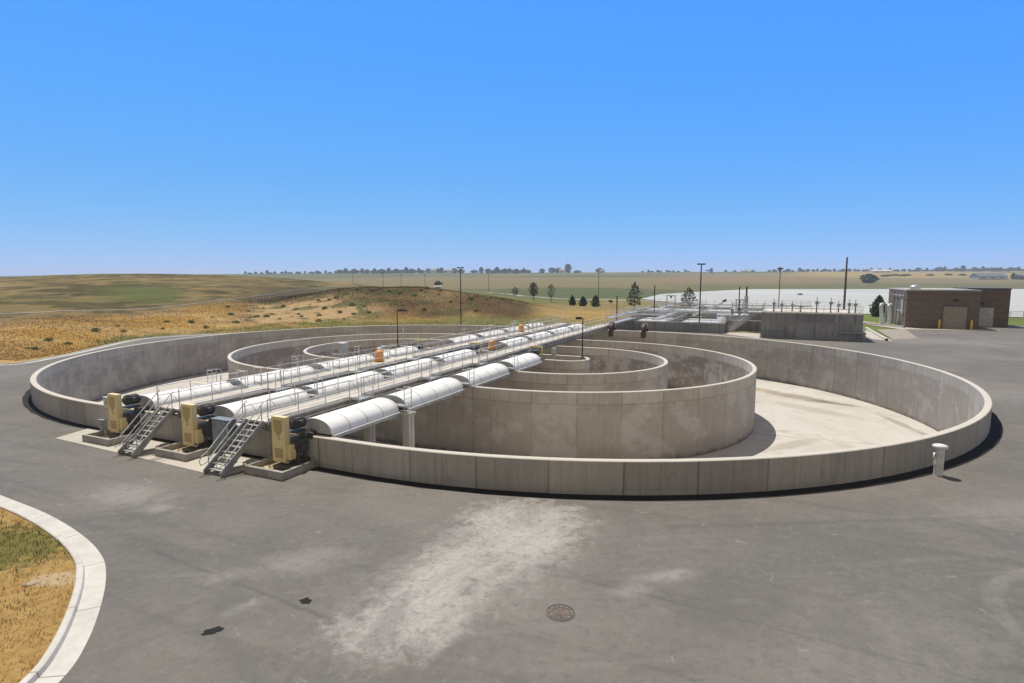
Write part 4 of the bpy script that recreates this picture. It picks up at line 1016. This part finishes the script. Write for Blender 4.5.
# ------------------------------------------------------------------ big concrete block with railings and valves
t = thing('concrete_block', 'tall streaked concrete tank block with railings on its roof', 'tank', W(25.55, 43.3, 0)); BW, BD, BH = 13.2, 12.5, 3.72
link('body', MB().box(0, BW, 0, BD, 0, BH), M['plantc'], t); link('coping', MB().box(-.05, BW+.05, -.05, BD+.05, BH+.002, BH+.14), M['deck'], t)
link('side_pipe', MB().tube([(10.4, -.25, 1.15), (13.6, -.25, 1.15)], .16, 10).tube([(13.4, -.25, 1.15), (13.4, -.25, 0)], .14, 8), M['greybox'], t)
for a, b in (((.1, .1), (BW-.1, .1)), ((.1, BD-.1), (BW-.1, BD-.1)), ((.1, .2), (.1, BD-.2)), ((BW-.1, .2), (BW-.1, BD-.2))): railing(t, (*a, 0), (*b, 0), BH+.14, pitch=1.6)
vs = [(1.6, 3, 1.9), (2.7, 2.0, 1.7), (4.2, 4, 1.5), (5.3, 2.6, 1.3), (7.4, 2.2, 2.3), (9.3, 3.0, 2.2), (10.4, 4.0, 1.7), (11.6, 2.4, 2.0), (12.5, 3.4, 1.9)]
pr = None
for i, (x, y, h) in enumerate(vs):
    lab = f'valve actuator on the concrete block roof, {NUM[i]} from the left'
    pump(lab, 25.55+x, 43.3+y, BH+.142, h, 'darksteel', 'valve actuators on the concrete block')
# ------------------------------------------------------------------ brick building
t = thing('brick_building', 'flat roofed brown brick building with a tan roller door', 'building', W(48.9, 73.6, 0))
w1, w2, dpt, hh = 10.75, 17.2, 18.5, 6.65
b = MB(); b.box(0, w1, 0, dpt, 0, hh); link('wall', b, M['brick'], t)
b = MB(); b.box(w1+.003, w2, 8.3, dpt, 0, hh+.25); link('wall', b, M['brick'], t)
link('coping', MB().box(-.1, w1+.1, -.1, dpt+.1, hh+.002, hh+.22), M['roofm'], t); link('coping', MB().box(w1+.11, w2+.1, 8.2, dpt+.1, hh+.252, hh+.45), M['darksteel'], t)
link('roof_membrane', MB().box(.4, w1-.4, .4, dpt-.4, hh+.222, hh+.26), M['roofm'], t)
dr = MB()
for k in range(14): dr.box(5.6, 9.0, -.03, -.003, .0+.28*k, .0+.28*k+.272)
link('roller_door', dr, M['tan'], t); link('door_frame', MB().box(5.45, 5.597, -.06, -.004, 0, 4.05).box(9.003, 9.15, -.06, -.004, 0, 4.05).box(5.45, 9.15, -.06, -.004, 4.053, 4.2), M['darksteel'], t)
d2 = MB()
for k in range(5): d2.box(w1+.35, w1+4.2, 8.24, 8.297, .7*k, .7*k+.69)
link('sectional_door', d2, M['lightbox'], t)
for x, y, z in ((7.2, -.003, 4.9), (w1+2.4, 8.297, 4.1)): link('wall_lamp', MB().box(x-.25, x+.25, y-.25, y, z, z+.3), M['bronze'], t)
for z in (1.2, 5.2): pass
for y in (2.2, 5.0, 8.5, 11.8): link('downpipe', MB().tube([(-.14, y, 0), (-.14, y, 6.3)], .08, 8).tube([(-.14, y, 6.3), (.0, y, 6.45)], .08, 8), M['lightbox'] if y < 9 else M['tan'], t)
link('side_louvre', MB().box(-.06, -.003, 3.0, 4.6, 2.2, 5.0), M['silver'], t); link('side_louvre', MB().box(-.06, -.003, 6.2, 7.6, .4, 3.0), M['tan'], t)
link('gas_pipe', MB().tube([(-.25, 1.0, 5.7), (-.25, 12, 5.7)], .06).tube([(-.25, .9, 2.9), (-.25, 7, 2.9)], .05).tube([(-.25, 6, .2), (-.25, 2.5, 2.5)], .08), M['lightbox'], t)
tv = thing('roof_vent', 'silver domed ventilator on the brick building roof', 'vent', W(50.6, 77.0, hh+.26)); link('curb', MB().box(-.8, .8, -.8, .8, 0, .3), M['silver'], tv); link('hood', MB().lathe([(.8, .3), (.85, .4), (.7, .6), (.4, .75), (0, .8)], 16), M['silver'], tv)
for x, lab in ((53.9, 'yellow bollard left of the tan roller door'), (58.5, 'yellow bollard right of the tan roller door')):
    tb = thing('bollard', lab, 'bollard', W(x, 72.9, 0)); link('post', MB().lathe([(.17, 0), (.17, 1.5), (.12, 1.62), (0, 1.66)], 14), M['yellow'], tb); link('base', MB().lathe([(.24, .0), (.24, .04), (.17, .05)], 14), M['plantc'], tb)
# two white gooseneck pipes by the building
for i, (x, y, h) in enumerate(((45.7, 76.6, 3.7), (47.1, 77.3, 3.6))):
    tg = thing('gooseneck_pipe', ('tall white pipe left of the brick building corner, outer one', 'tall white pipe tight against the brick building side wall')[i], 'pipe', W(x, y, 0), TH, 'white pipes beside the brick building')
    link('riser', MB().tube([(0, 0, 0), (-.05, 0, h*.6), (-.25, 0, h)], .34, 12), M['white'], tg); link('neck', MB().tube([(-.25, 0, h), (-.2, .1, h+.3), (.1, .3, h+.35)], .3, 12), M['white'], tg); link('flange', MB().lathe([(.48, 0), (.48, .08), (.3, .1)], 14), M['galv'], tg)
cabinet('control_cabinet', 'dark control box between the two tall white pipes', 47.0, 78.4, .6, 1.1, .5, 3.2, M['greybox'])
# paving strips and lawn by the building
struct('path', MB().poly([tuple(W(*p)[:2]) for p in [(19.2, 49.2), (20, 46.9), (25.4, 41.6), (25.4, 43.2), (25.3, 51.5), (22.5, 52)]][::-1], .022), M['pad'])
struct('path', MB().poly([G(861, 338), G(893, 341.2), G(881, 336.0), G(866, 330)][::-1], .022), M['pad'])
struct('path', MB().poly([G(862, 321), G(905, 327.4), G(1000, 330.3), G(1000, 331.2), G(900, 329.3), G(862, 324)][::-1], .03), M['pad'])
struct('gravel_bed', MB().poly([G(876, 329.5), G(906, 329.3), G(918, 338.5), G(893, 339.5)][::-1], .016), M['gravelpad'])
for i, (a, b) in enumerate(((G(867, 329), G(888, 341)), (G(865, 324), G(905, 328)))):
    line = [a, ((a[0]+b[0])/2, (a[1]+b[1])/2), b]; struct('kerb', sweep(MB(), line, [(0, 0), (0, .35), (-.35, .35), (-.35, 0)]), M['kerb'])
# ------------------------------------------------------------------ utility poles and fences
def upole(label, x, y, h, arms=1, r=.14, group='wooden utility poles'):
    t = thing('utility_pole', label, 'pole', (x, y, H(x, y)), .2, group); link('pole', MB().tube([(0, 0, -.3), (0, 0, h)], [r, r*.65], 8), M['wood'], t)
    for k in range(arms): link('crossarm', MB().box(-1.1, 1.1, -.06, .06, h-.5-.9*k, h-.38-.9*k), M['wood'], t)
    link('insulator', MB().lathe([(.05, h), (.05, h+.18), (0, h+.22)], 8), M['lightbox'], t); return t
upole('tall bare wooden pole behind the concrete block', 70, 121, 13.3, 0, .24)
upole('thin utility pole by the far gravel road, left of the three bare trees', -12.6, 312, 10.4)
upole('thin utility pole behind the three dark conifers', 34, 226, 11.4)
for px, D, h, lab in ((353, 300, 272.6, 'far utility pole behind the bank, leftmost'), (383, 310, 271.8, 'far double-armed utility pole behind the bank'), (401, 320, 274, 'thin far utility pole behind the middle of the bank'), (425, 300, 273.2, 'far utility pole behind the right shoulder of the bank')):
    x = (px-512)/577*D; upole(lab, x, D, CAMZ+(278-h)/573.7*D-H(x, D), 2 if px == 383 else 1, .11)
for px, D, z, lab in ((740, 118, 7.0, 'thin dark post above the front basin stairs'), (655, 118, 7.3, 'thin dark post above the left of the basins'), (617.5, 107, 5.4, 'dark post at the left corner of the front basin')):
    x = (px-512)/577*D; t = thing('post', lab, 'post', (x, D, 0), 0); link('pole', MB().tube([(0, 0, 0), (0, 0, z)], .11, 8), M['bronze'], t); link('cap', MB().lathe([(.14, z), (.14, z+.15), (0, z+.2)], 8), M['bronze'], t)
def fence(label, pts, h=1.9, pitch=3.2):
    pts = [Vector(p) for p in pts]; t = thing('wire_fence', label, 'fence', (pts[0].x, pts[0].y, 0), 0); o = pts[0]
    acc = []; 
    for a, b in zip(pts[:-1], pts[1:]):
        n = max(1, int((b-a).length/pitch)); acc += [a+(b-a)*k/n for k in range(n)]
    acc.append(pts[-1]); P = [(p.x-o.x, p.y-o.y, H(p.x, p.y)) for p in acc]
    mb = MB(); n = len(P); mb.add([(x, y, z) for x, y, z in P]+[(x, y, z+h) for x, y, z in P], [(i, i+1, n+i+1, n+i) for i in range(n-1)]); link('chain_link', mb, M['chain'], t)
    link('top_rail', MB().tube([(x, y, z+h) for x, y, z in P], .045, 5), M['rail'], t)
    pm = MB().tube([(0, 0, -.2), (0, 0, h+.1)], .06, 6).mesh('post')
    for p in P[:100]: link('post', pm, M['rail'], t, p)
def azp(px, D): return ((px-512)/577*D, D)
fence('long chain-link fence climbing the grassy slope at left', [azp(-60, 80), azp(0, 87), azp(60, 95), azp(130, 106), azp(200, 123), azp(256, 141), azp(300, 168), azp(345, 205)])
fence('short chain-link fence beside the white lagoon at right', [(92, 118), (106, 122), (124, 126), (150, 130)])
# ------------------------------------------------------------------ trees
def leafcloud(n, shape, size, seed, flat=.0):
    rs = np.random.default_rng(seed); V = []; F = []
    lobes = shape
    wts = np.array([l[3]**2*l[4] for l in lobes]); wts = wts/wts.sum()
    for i in range(n):
        l = lobes[rs.choice(len(lobes), p=wts)]
        d = rs.normal(size=3); d /= np.linalg.norm(d); rad = rs.random()**.4
        p = np.array(l[:3]) + d*rad*np.array([l[3], l[3], l[4]])*(1+.18*math.sin(7*d[0]+3*d[1]+seed))
        a = rs.normal(size=3); a /= np.linalg.norm(a); b = np.cross(a, rs.normal(size=3)); b /= np.linalg.norm(b)+1e-6
        s = size*rs.uniform(.6, 1.35); o = len(V)
        V += [tuple(p-a*s-b*s*.55), tuple(p+a*s*.2-b*s*.7), tuple(p+a*s), tuple(p-a*s*.1+b*s*.75)]; F.append((o, o+1, o+2, o+3))
    me = bpy.data.meshes.new('crown'); me.from_pydata(V, [], F); return me
def tree(name, label, loc, trunk, crown, leaf, group=None, cat='tree', rot=0):
    t = thing(name, label, cat, loc, rot, group); link('trunk', trunk, M['trunk'], t); link('crown', crown, M[leaf], t); return t
def broad(h, w, seed, n=700, sz=.22, lo=.35):
    r = random.Random(seed); lobes = []
    for k in range(9):
        a = r.uniform(0, 2*PI); q = r.random(); z = h*(lo+(.95-lo)*q); rr = w*.5*math.sin(PI*min(max((z/h-lo+.12)/(1.12-lo), .05), .95))
        lobes.append((rr*.6*math.cos(a), rr*.6*math.sin(a), z, w*.22*r.uniform(.7, 1.3), h*.10*r.uniform(.8, 1.4)))
    tr = MB(); tr.tube([(0, 0, -.2), (.02*h*.1, 0, h*.4), (.03, .02, h*.85)], [h*.022, h*.016, h*.005], 7)
    for l in lobes[:6]: tr.tube([(0, 0, h*.3+r.random()*h*.15), (l[0]*.5, l[1]*.5, (h*.4+l[2])/2), l[:3]], [h*.009, h*.006, h*.003], 5)
    return tr, leafcloud(n, lobes, sz, seed)
def conif(h, w, seed, n=900, sz=.16, spread=1.0, lo=.06):
    lobes = []
    r = random.Random(seed)
    for k in range(12):
        f = k/11; z = h*(lo+.05+(.93-lo)*f); rr = w*.5*(1-f)**.75*spread+.08
        for q in range(3 if f < .8 else 1):
            a = r.uniform(0, 2*PI); lobes.append((rr*.55*math.cos(a), rr*.55*math.sin(a), z+r.uniform(-.03, .03)*h, rr*.55+.05, h*.06))
    tr = MB(); tr.tube([(0, 0, -.2), (0, 0, h*.9)], [h*.02, h*.004], 7); 
    for l in lobes[::3]: tr.tube([(0, 0, l[2]-.1), l[:3]], [.03, .012], 5)
    return tr, leafcloud(n, lobes, sz, seed)
def dense(h, w, seed, n=900, sz=.16, prof=None, lo=0.0):       # leaves filling a solid of revolution with a ragged skin
    rs = np.random.default_rng(seed); prof = prof or [(0, .55), (.15, .95), (.35, 1), (.6, .8), (.8, .5), (1, .06)]
    V = []; F = []; ph = rs.uniform(0, 6, 6)
    while len(F) < n:
        f = rs.random(); a = rs.uniform(0, 2*PI); r = np.interp(f, *zip(*prof))*w/2
        if rs.random() > r/(w/2)+.1: continue
        r *= (1+.16*math.sin(3*a+ph[0]+5*f)+.12*math.sin(5*a+ph[1]-9*f)+.10*math.sin(2*a+ph[2]+17*f))
        q = r*rs.random()**.35; p = np.array([q*math.cos(a), q*math.sin(a), h*(lo+(1-lo)*f)])
        u = rs.normal(size=3); u /= np.linalg.norm(u); b = np.cross(u, rs.normal(size=3)); b /= np.linalg.norm(b)+1e-6
        s = sz*rs.uniform(.6, 1.4); o = len(V); V += [tuple(p-u*s-b*s*.55), tuple(p+u*s*.2-b*s*.7), tuple(p+u*s), tuple(p-u*s*.1+b*s*.75)]; F.append((o, o+1, o+2, o+3))
    me = bpy.data.meshes.new('crown'); me.from_pydata(V, [], F)
    tr = MB(); tr.tube([(0, 0, -.2), (0, 0, h*.9)], [h*.022, h*.005], 7)
    for k in range(5):
        a = ph[k]; z = h*(lo+.1+.13*k); tr.tube([(0, 0, z), (.3*w*math.cos(a), .3*w*math.sin(a), z+.1*h)], [h*.008, h*.003], 5)
    return tr, me
EGG = [(0, .6), (.12, .95), (.3, 1), (.55, .82), (.8, .45), (1, .04)]
PINE = [(0, .75), (.1, 1), (.22, .8), (.32, .95), (.45, .66), (.55, .74), (.68, .45), (.78, .48), (1, .05)]
ROUND = [(0, .35), (.2, .85), (.45, 1), (.7, .9), (.88, .6), (1, .15)]
def at(px, row, z=0): x, y = G(px, row, z); return (x, y, H(x, y))
tree('young_tree', 'small thin leafy tree, leftmost of three by the gravel road', at(515, 300), *dense(4.4, 3.4, 1, 330, .17, ROUND, .25), 'leafD')
tree('young_tree', 'fuller bronze-green tree, middle of three by the gravel road', at(533.5, 301), *dense(6.9, 3.6, 2, 900, .2, ROUND, .22), 'leafD')
tree('young_tree', 'thin bare-looking tree, rightmost of three by the gravel road', at(551, 303), *dense(6.2, 3.0, 3, 330, .17, ROUND, .25), 'leafD')
for i, (px, row, h, w) in enumerate(((572.3, 305.5, 3.4, 2.3), (583, 306, 3.2, 2.7), (595.5, 306.5, 3.7, 2.8))):
    tree('conifer', f'dense dark round conifer, {("left", "middle", "right")[i]} of the three in a row', at(px, row), *dense(h, w, 20+i, 1300, .14, EGG), 'leafB')
tree('pine_tree', 'open pine tree left of the white lagoon edge', (34.5, 162, H(34.5, 162)), *dense(7.8, 4.6, 31, 420, .25, PINE, .18), 'leafC')
tree('pine_tree', 'pine tree standing behind the second basin, in front of the lagoon', (56.5, 184, H(56.5, 184)), *dense(6.2, 5.6, 32, 460, .27, PINE, .02), 'leafC')
tree('evergreen_tree', 'dark bushy evergreen left of the brick building', (86, 134.5, H(86, 134.5)), *dense(5.0, 3.6, 33, 1600, .2, EGG), 'leafE')
tree('shrub', 'tiny dark shrub right of the three conifers', at(610, 304), *broad(1.5, 2.2, 6, 250, .15, .2), 'leafB', cat='shrub')
tree('farm_tree', 'round dark tree on the far fields behind the tall wooden pole', (396, 640, H(396, 640)), *dense(10, 17, 8, 700, .9, ROUND), 'leafS')
tree('farm_tree', 'small round tree near a shed on the far side of the bank', ((438-512)/577*420, 420, H((438-512)/577*420, 420)), *dense(5, 6, 9, 350, .45, ROUND), 'leafS')
# shrubs on the bank
sp = [tree('bank_shrub', 'small green shrub growing on the dry bank', (0, 0, -50), *dense(.8, 1.7, 40+k, 220, .13, ROUND), 'shrub', 'green shrubs dotted over the bank', 'shrub') for k in range(3)]
spots = [(338, 122), (350, 128), (322, 126), (300, 121), (288, 117), (270, 120), (256, 116), (243, 112), (237, 107), (186, 104), (203, 99), (228, 118), (310, 132), (330, 135), (365, 127), (296, 128), (392, 132), (402, 138), (405, 128), (416, 136), (440, 139), (375, 142), (360, 146), (470, 138), (486, 140), (345, 116), (378, 118), (160, 96), (120, 90), (250, 125), (425, 145), (453, 133), (30, 70), (60, 76), (278, 113), (318, 113)] + [(210+((i*53) % 300), 113+((i*37) % 34)) for i in range(22)] + [(20+((i*71) % 190), 70+((i*29) % 12)+.17*((i*71) % 190)) for i in range(5)]
random.seed(5)
for i, (px, D) in enumerate(spots):
    x, y = azp(px+random.uniform(-3, 3), D); s = random.uniform(.3, .8); loc = (x, y, H(x, y)-.05)
    if i < 3: sp[i].location = loc; sp[i].scale = (s, s, s)
    else: dup(sp[i % 3], loc, random.uniform(0, 6), scale=(s, s, s*random.uniform(.7, 1)))
# skyline trees
sk = [tree('distant_tree', 't', (0, 0, -90), *dense(h, w, 60+k, 330, 1.5, ROUND), 'leafS', 'x') for k, (h, w) in enumerate(((14, 19), (11, 20), (17, 13), (9, 26)))]
belts = [('the dark tree belt left of centre on the horizon', [(340+3.6*i, .95) for i in range(24)]), ('the tree belt on the horizon right of the farmhouses', [(489+3.6*i, 1.0) for i in range(12)]),
         ('the grove round the white farmhouses on the horizon', [(429, .9), (437, 1.1), (443, 1.0), (449, .9), (455, 1.1), (462, 1.1), (480, 1.25), (474, 1)]), ('the grove round the white house above the conifers', [(553, 1.1), (558, 1.3), (568, 1.6), (577, .9), (541, .9), (601, 1.2)]),
         ('the low far tree line behind the left hill', [(246+5*i, .62) for i in range(19)]), ('the low tree line above the lagoon', [(643+4.5*i, .5) for i in range(11)] + [(726, .5), (734, .45), (745, .6), (752, .5)]),
         ('the long tree line at the right of the horizon', [(770+4.6*i, .5+.35*((i*7) % 5)/5+.25*(i > 34)) for i in range(56)])]
k = 0; random.seed(9)
for wh, lst in belts:
    for px, s in lst:
        D = random.uniform(1690, 1790); x, y = azp(px+random.uniform(-1.5, 1.5), D); s *= random.uniform(.85, 1.15); loc = (x, y, H(x, y)-.5)
        lab = f'dark tree in {wh}'
        if k < 4: sk[k].location = loc; sk[k].scale = (s, s, s); sk[k]['label'] = lab; sk[k]['group'] = 'trees in '+wh
        else: dup(sk[k % 4], loc, random.uniform(0, 6), lab, 'trees in '+wh, (s, s, s))
        k += 1
# hedge-like shrubs in the wheat fields at right
for i, px in enumerate((884, 889, 895, 902, 907, 872, 930, 948, 962)):
    D = 1050+((i*37) % 5)*14; x, y = azp(px, D); dup(sk[3], (x, y, H(x, y)-.5), i, 'low dark bush on the edge of the golden fields at right', 'bushes along the golden fields', (.5, .5, .42))
# ------------------------------------------------------------------ far buildings
def house(name, label, px, D, w, d, h, roofh, wall, roof, cat='house', rot=0.0):
    x, y = azp(px, D); t = thing(name, label, cat, (x, y, H(x, y)), rot)
    link('wall', MB().box(-w/2, w/2, -d/2, d/2, -1, h), M[wall], t)
    link('roof', MB().prism([(-d/2-.6, h+.003), (d/2+.6, h+.003), (0, h+roofh)], 'x', -w/2-.5, w/2+.5), M[roof], t)
    for k in range(3): link('window', MB().box(-w*.35+k*w*.3, -w*.35+k*w*.3+w*.1, -d/2-.06, -d/2-.01, h*.35, h*.7), M['darksteel'], t)
    return t
house('farmhouse', 'white farmhouse on the left of the horizon farm grove', 433.5, 1640, 16, 12, 10, 4, 'white', 'roofm')
house('farmhouse', 'second white farmhouse right in the horizon farm grove', 449.5, 1640, 17, 12, 9, 4, 'white', 'roofm')
house('farmhouse', 'white farmhouse among trees above the conifers', 562.0, 1640, 15, 12, 9.5, 4, 'white', 'roofm')
house('shed', 'low white shed with grey roof behind the bank', 438, 400, 4.5, 4, 1.5, .7, 'white', 'roofm', 'shed')
house('farmhouse', 'small pale house above the left of the lagoon', 602, 1640, 13, 10, 6, 4, 'lightbox', 'barnroof')
house('farm_shed', 'white low building on the horizon above the lagoon', 744.5, 1640, 20, 10, 4, 2, 'white', 'roofm', 'shed')
house('long_barn', 'long white building on the right of the horizon', 880, 1500, 52, 14, 5, 3, 'white', 'white', 'barn')
house('long_barn', 'long grey roofed barn in front of the golden fields', 988, 830, 42, 16, 5, 4.2, 'lightbox', 'barnroof', 'barn')
house('shed', 'small dark shed at the right edge of the golden fields', 1019, 830, 8, 8, 5, 3, 'darksteel', 'barnroof', 'shed')
for i, (px, D, s) in enumerate(((981.5, 850, .55), (1004, 850, .5), (1013, 850, .55))):
    x, y = azp(px, D); dup(sk[i % 3], (x, y, H(x, y)-.3), i, ('tree behind the left end of the grey roofed barn', 'thin tree right of the grey roofed barn', 'dark tree beside the small dark shed')[i], 'trees around the grey barn', (s*.75, s*.75, s))
x, y = azp(711, 1500); t = thing('storage_silo', 'small blue silo with a side hopper on the horizon', 'silo', (x, y, H(x, y))); link('body', MB().lathe([(3.6, -1), (3.6, 10), (2.4, 13), (0, 14)], 16), M['blue'], t); link('hopper', MB().box(-13, -3.5, -2, 2, 4.5, 8), M['blue'], t); link('leg', MB().box(-12, -11, -.5, .5, -1, 4.498), M['blue'], t)
# ------------------------------------------------------------------ haze
def haze():
    mb = MB().box(-5400, 5400, -5400, 5400, -18, 75); o = link('haze', mb, None); o['kind'] = 'stuff'; tag(o, 'thin pale haze over the distant fields', 'haze')
    m = bpy.data.materials.new('haze'); m.use_nodes = True; n = m.node_tree.nodes; n.clear()
    out = n.new('ShaderNodeOutputMaterial'); v = n.new('ShaderNodeVolumePrincipled'); v.inputs['Color'].default_value = (.74, .86, 1, 1); v.inputs['Density'].default_value = HZ; v.inputs['Anisotropy'].default_value = .2
    m.node_tree.links.new(v.outputs[0], out.inputs['Volume']); o.data.materials.append(m)
HZ = .00018
haze()
# ------------------------------------------------------------------ light, sky, camera
SUN_EL = math.radians(64.5)
to_sun = Vector((-.37*math.cos(SUN_EL), .929*math.cos(SUN_EL), math.sin(SUN_EL))).normalized()
sl = bpy.data.lights.new('sun', 'SUN'); sl.energy = 4.15; sl.angle = math.radians(.53); sl.color = (1, .96, .905)
so = bpy.data.objects.new('sun', sl); COL.objects.link(so); so.rotation_euler = (-to_sun).to_track_quat('-Z', 'Y').to_euler()
w = bpy.data.worlds.new('World'); sc.world = w; w.use_nodes = True; nt = w.node_tree
bg = nt.nodes['Background']; sky = nt.nodes.new('ShaderNodeTexSky'); sky.sky_type = 'NISHITA'; sky.sun_disc = False
sky.sun_elevation = SUN_EL; sky.sun_rotation = math.atan2(to_sun.x, to_sun.y); sky.altitude = 1500; sky.air_density = 1.0; sky.dust_density = .35; sky.ozone_density = 3.0
def wn(typ, **kw):
    n = nt.nodes.new(typ)
    for k_, v_ in kw.items(): setattr(n, k_, v_)
    return n
def wm(op, a, b):
    n = wn('ShaderNodeMath', operation=op)
    for i_, v_ in enumerate((a, b)):
        if isinstance(v_, (int, float)): n.inputs[i_].default_value = v_
        else: nt.links.new(v_, n.inputs[i_])
    return n.outputs[0]
sp_ = wn('ShaderNodeSeparateColor'); nt.links.new(sky.outputs[0], sp_.inputs[0])
r_ = wm('MULTIPLY', sp_.outputs[0], .37); g_ = wm('MULTIPLY', wm('POWER', wm('DIVIDE', sp_.outputs[1], 2.82), .42), 2.78); b_ = wm('MULTIPLY', wm('POWER', wm('DIVIDE', sp_.outputs[2], 5.6), -.17), 7.9)
cb = wn('ShaderNodeCombineColor')
for i_, v_ in enumerate((r_, g_, b_)): nt.links.new(v_, cb.inputs[i_])
# sky turned warm neutral overhead, out of view, added to keep shade from bluing
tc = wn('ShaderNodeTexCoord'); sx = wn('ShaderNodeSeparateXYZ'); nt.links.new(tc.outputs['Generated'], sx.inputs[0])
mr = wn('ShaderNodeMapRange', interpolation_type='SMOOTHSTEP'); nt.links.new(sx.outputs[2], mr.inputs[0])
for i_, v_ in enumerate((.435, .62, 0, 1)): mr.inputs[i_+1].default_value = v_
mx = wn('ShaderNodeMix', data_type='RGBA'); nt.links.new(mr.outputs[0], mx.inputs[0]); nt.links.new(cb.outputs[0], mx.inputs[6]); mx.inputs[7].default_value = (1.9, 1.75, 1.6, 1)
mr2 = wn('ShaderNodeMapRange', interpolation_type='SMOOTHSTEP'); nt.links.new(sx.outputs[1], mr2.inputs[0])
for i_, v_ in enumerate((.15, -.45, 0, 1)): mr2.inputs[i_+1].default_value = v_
mx2 = wn('ShaderNodeMix', data_type='RGBA'); nt.links.new(mr2.outputs[0], mx2.inputs[0]); nt.links.new(mx.outputs[2], mx2.inputs[6]); mx2.inputs[7].default_value = (2.9, 2.66, 2.42, 1)  # pale sky behind the camera, added as neutral fill for the shaded walls
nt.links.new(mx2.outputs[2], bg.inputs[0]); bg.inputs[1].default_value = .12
cam = bpy.data.cameras.new('camera'); co = bpy.data.objects.new('camera', cam); COL.objects.link(co)
co.location = (0, 0, CAMZ); co.rotation_euler = (math.radians(90-PITCH), 0, 0); cam.sensor_width = 36; cam.lens = 573.7/1024*36; cam.clip_start = .2; cam.clip_end = 20000
sc.camera = co
sc.view_settings.view_transform = 'Standard'; sc.view_settings.look = 'None'; sc.view_settings.gamma = 1; sc.view_settings.exposure = .10
sc.render.engine = 'CYCLES'; sc.cycles.use_denoising = True; sc.cycles.volume_bounces = 1; sc.cycles.max_bounces = 8
sc.cycles.volume_step_rate = 20; sc.cycles.volume_max_steps = 64; sc.cycles.transparent_max_bounces = 12
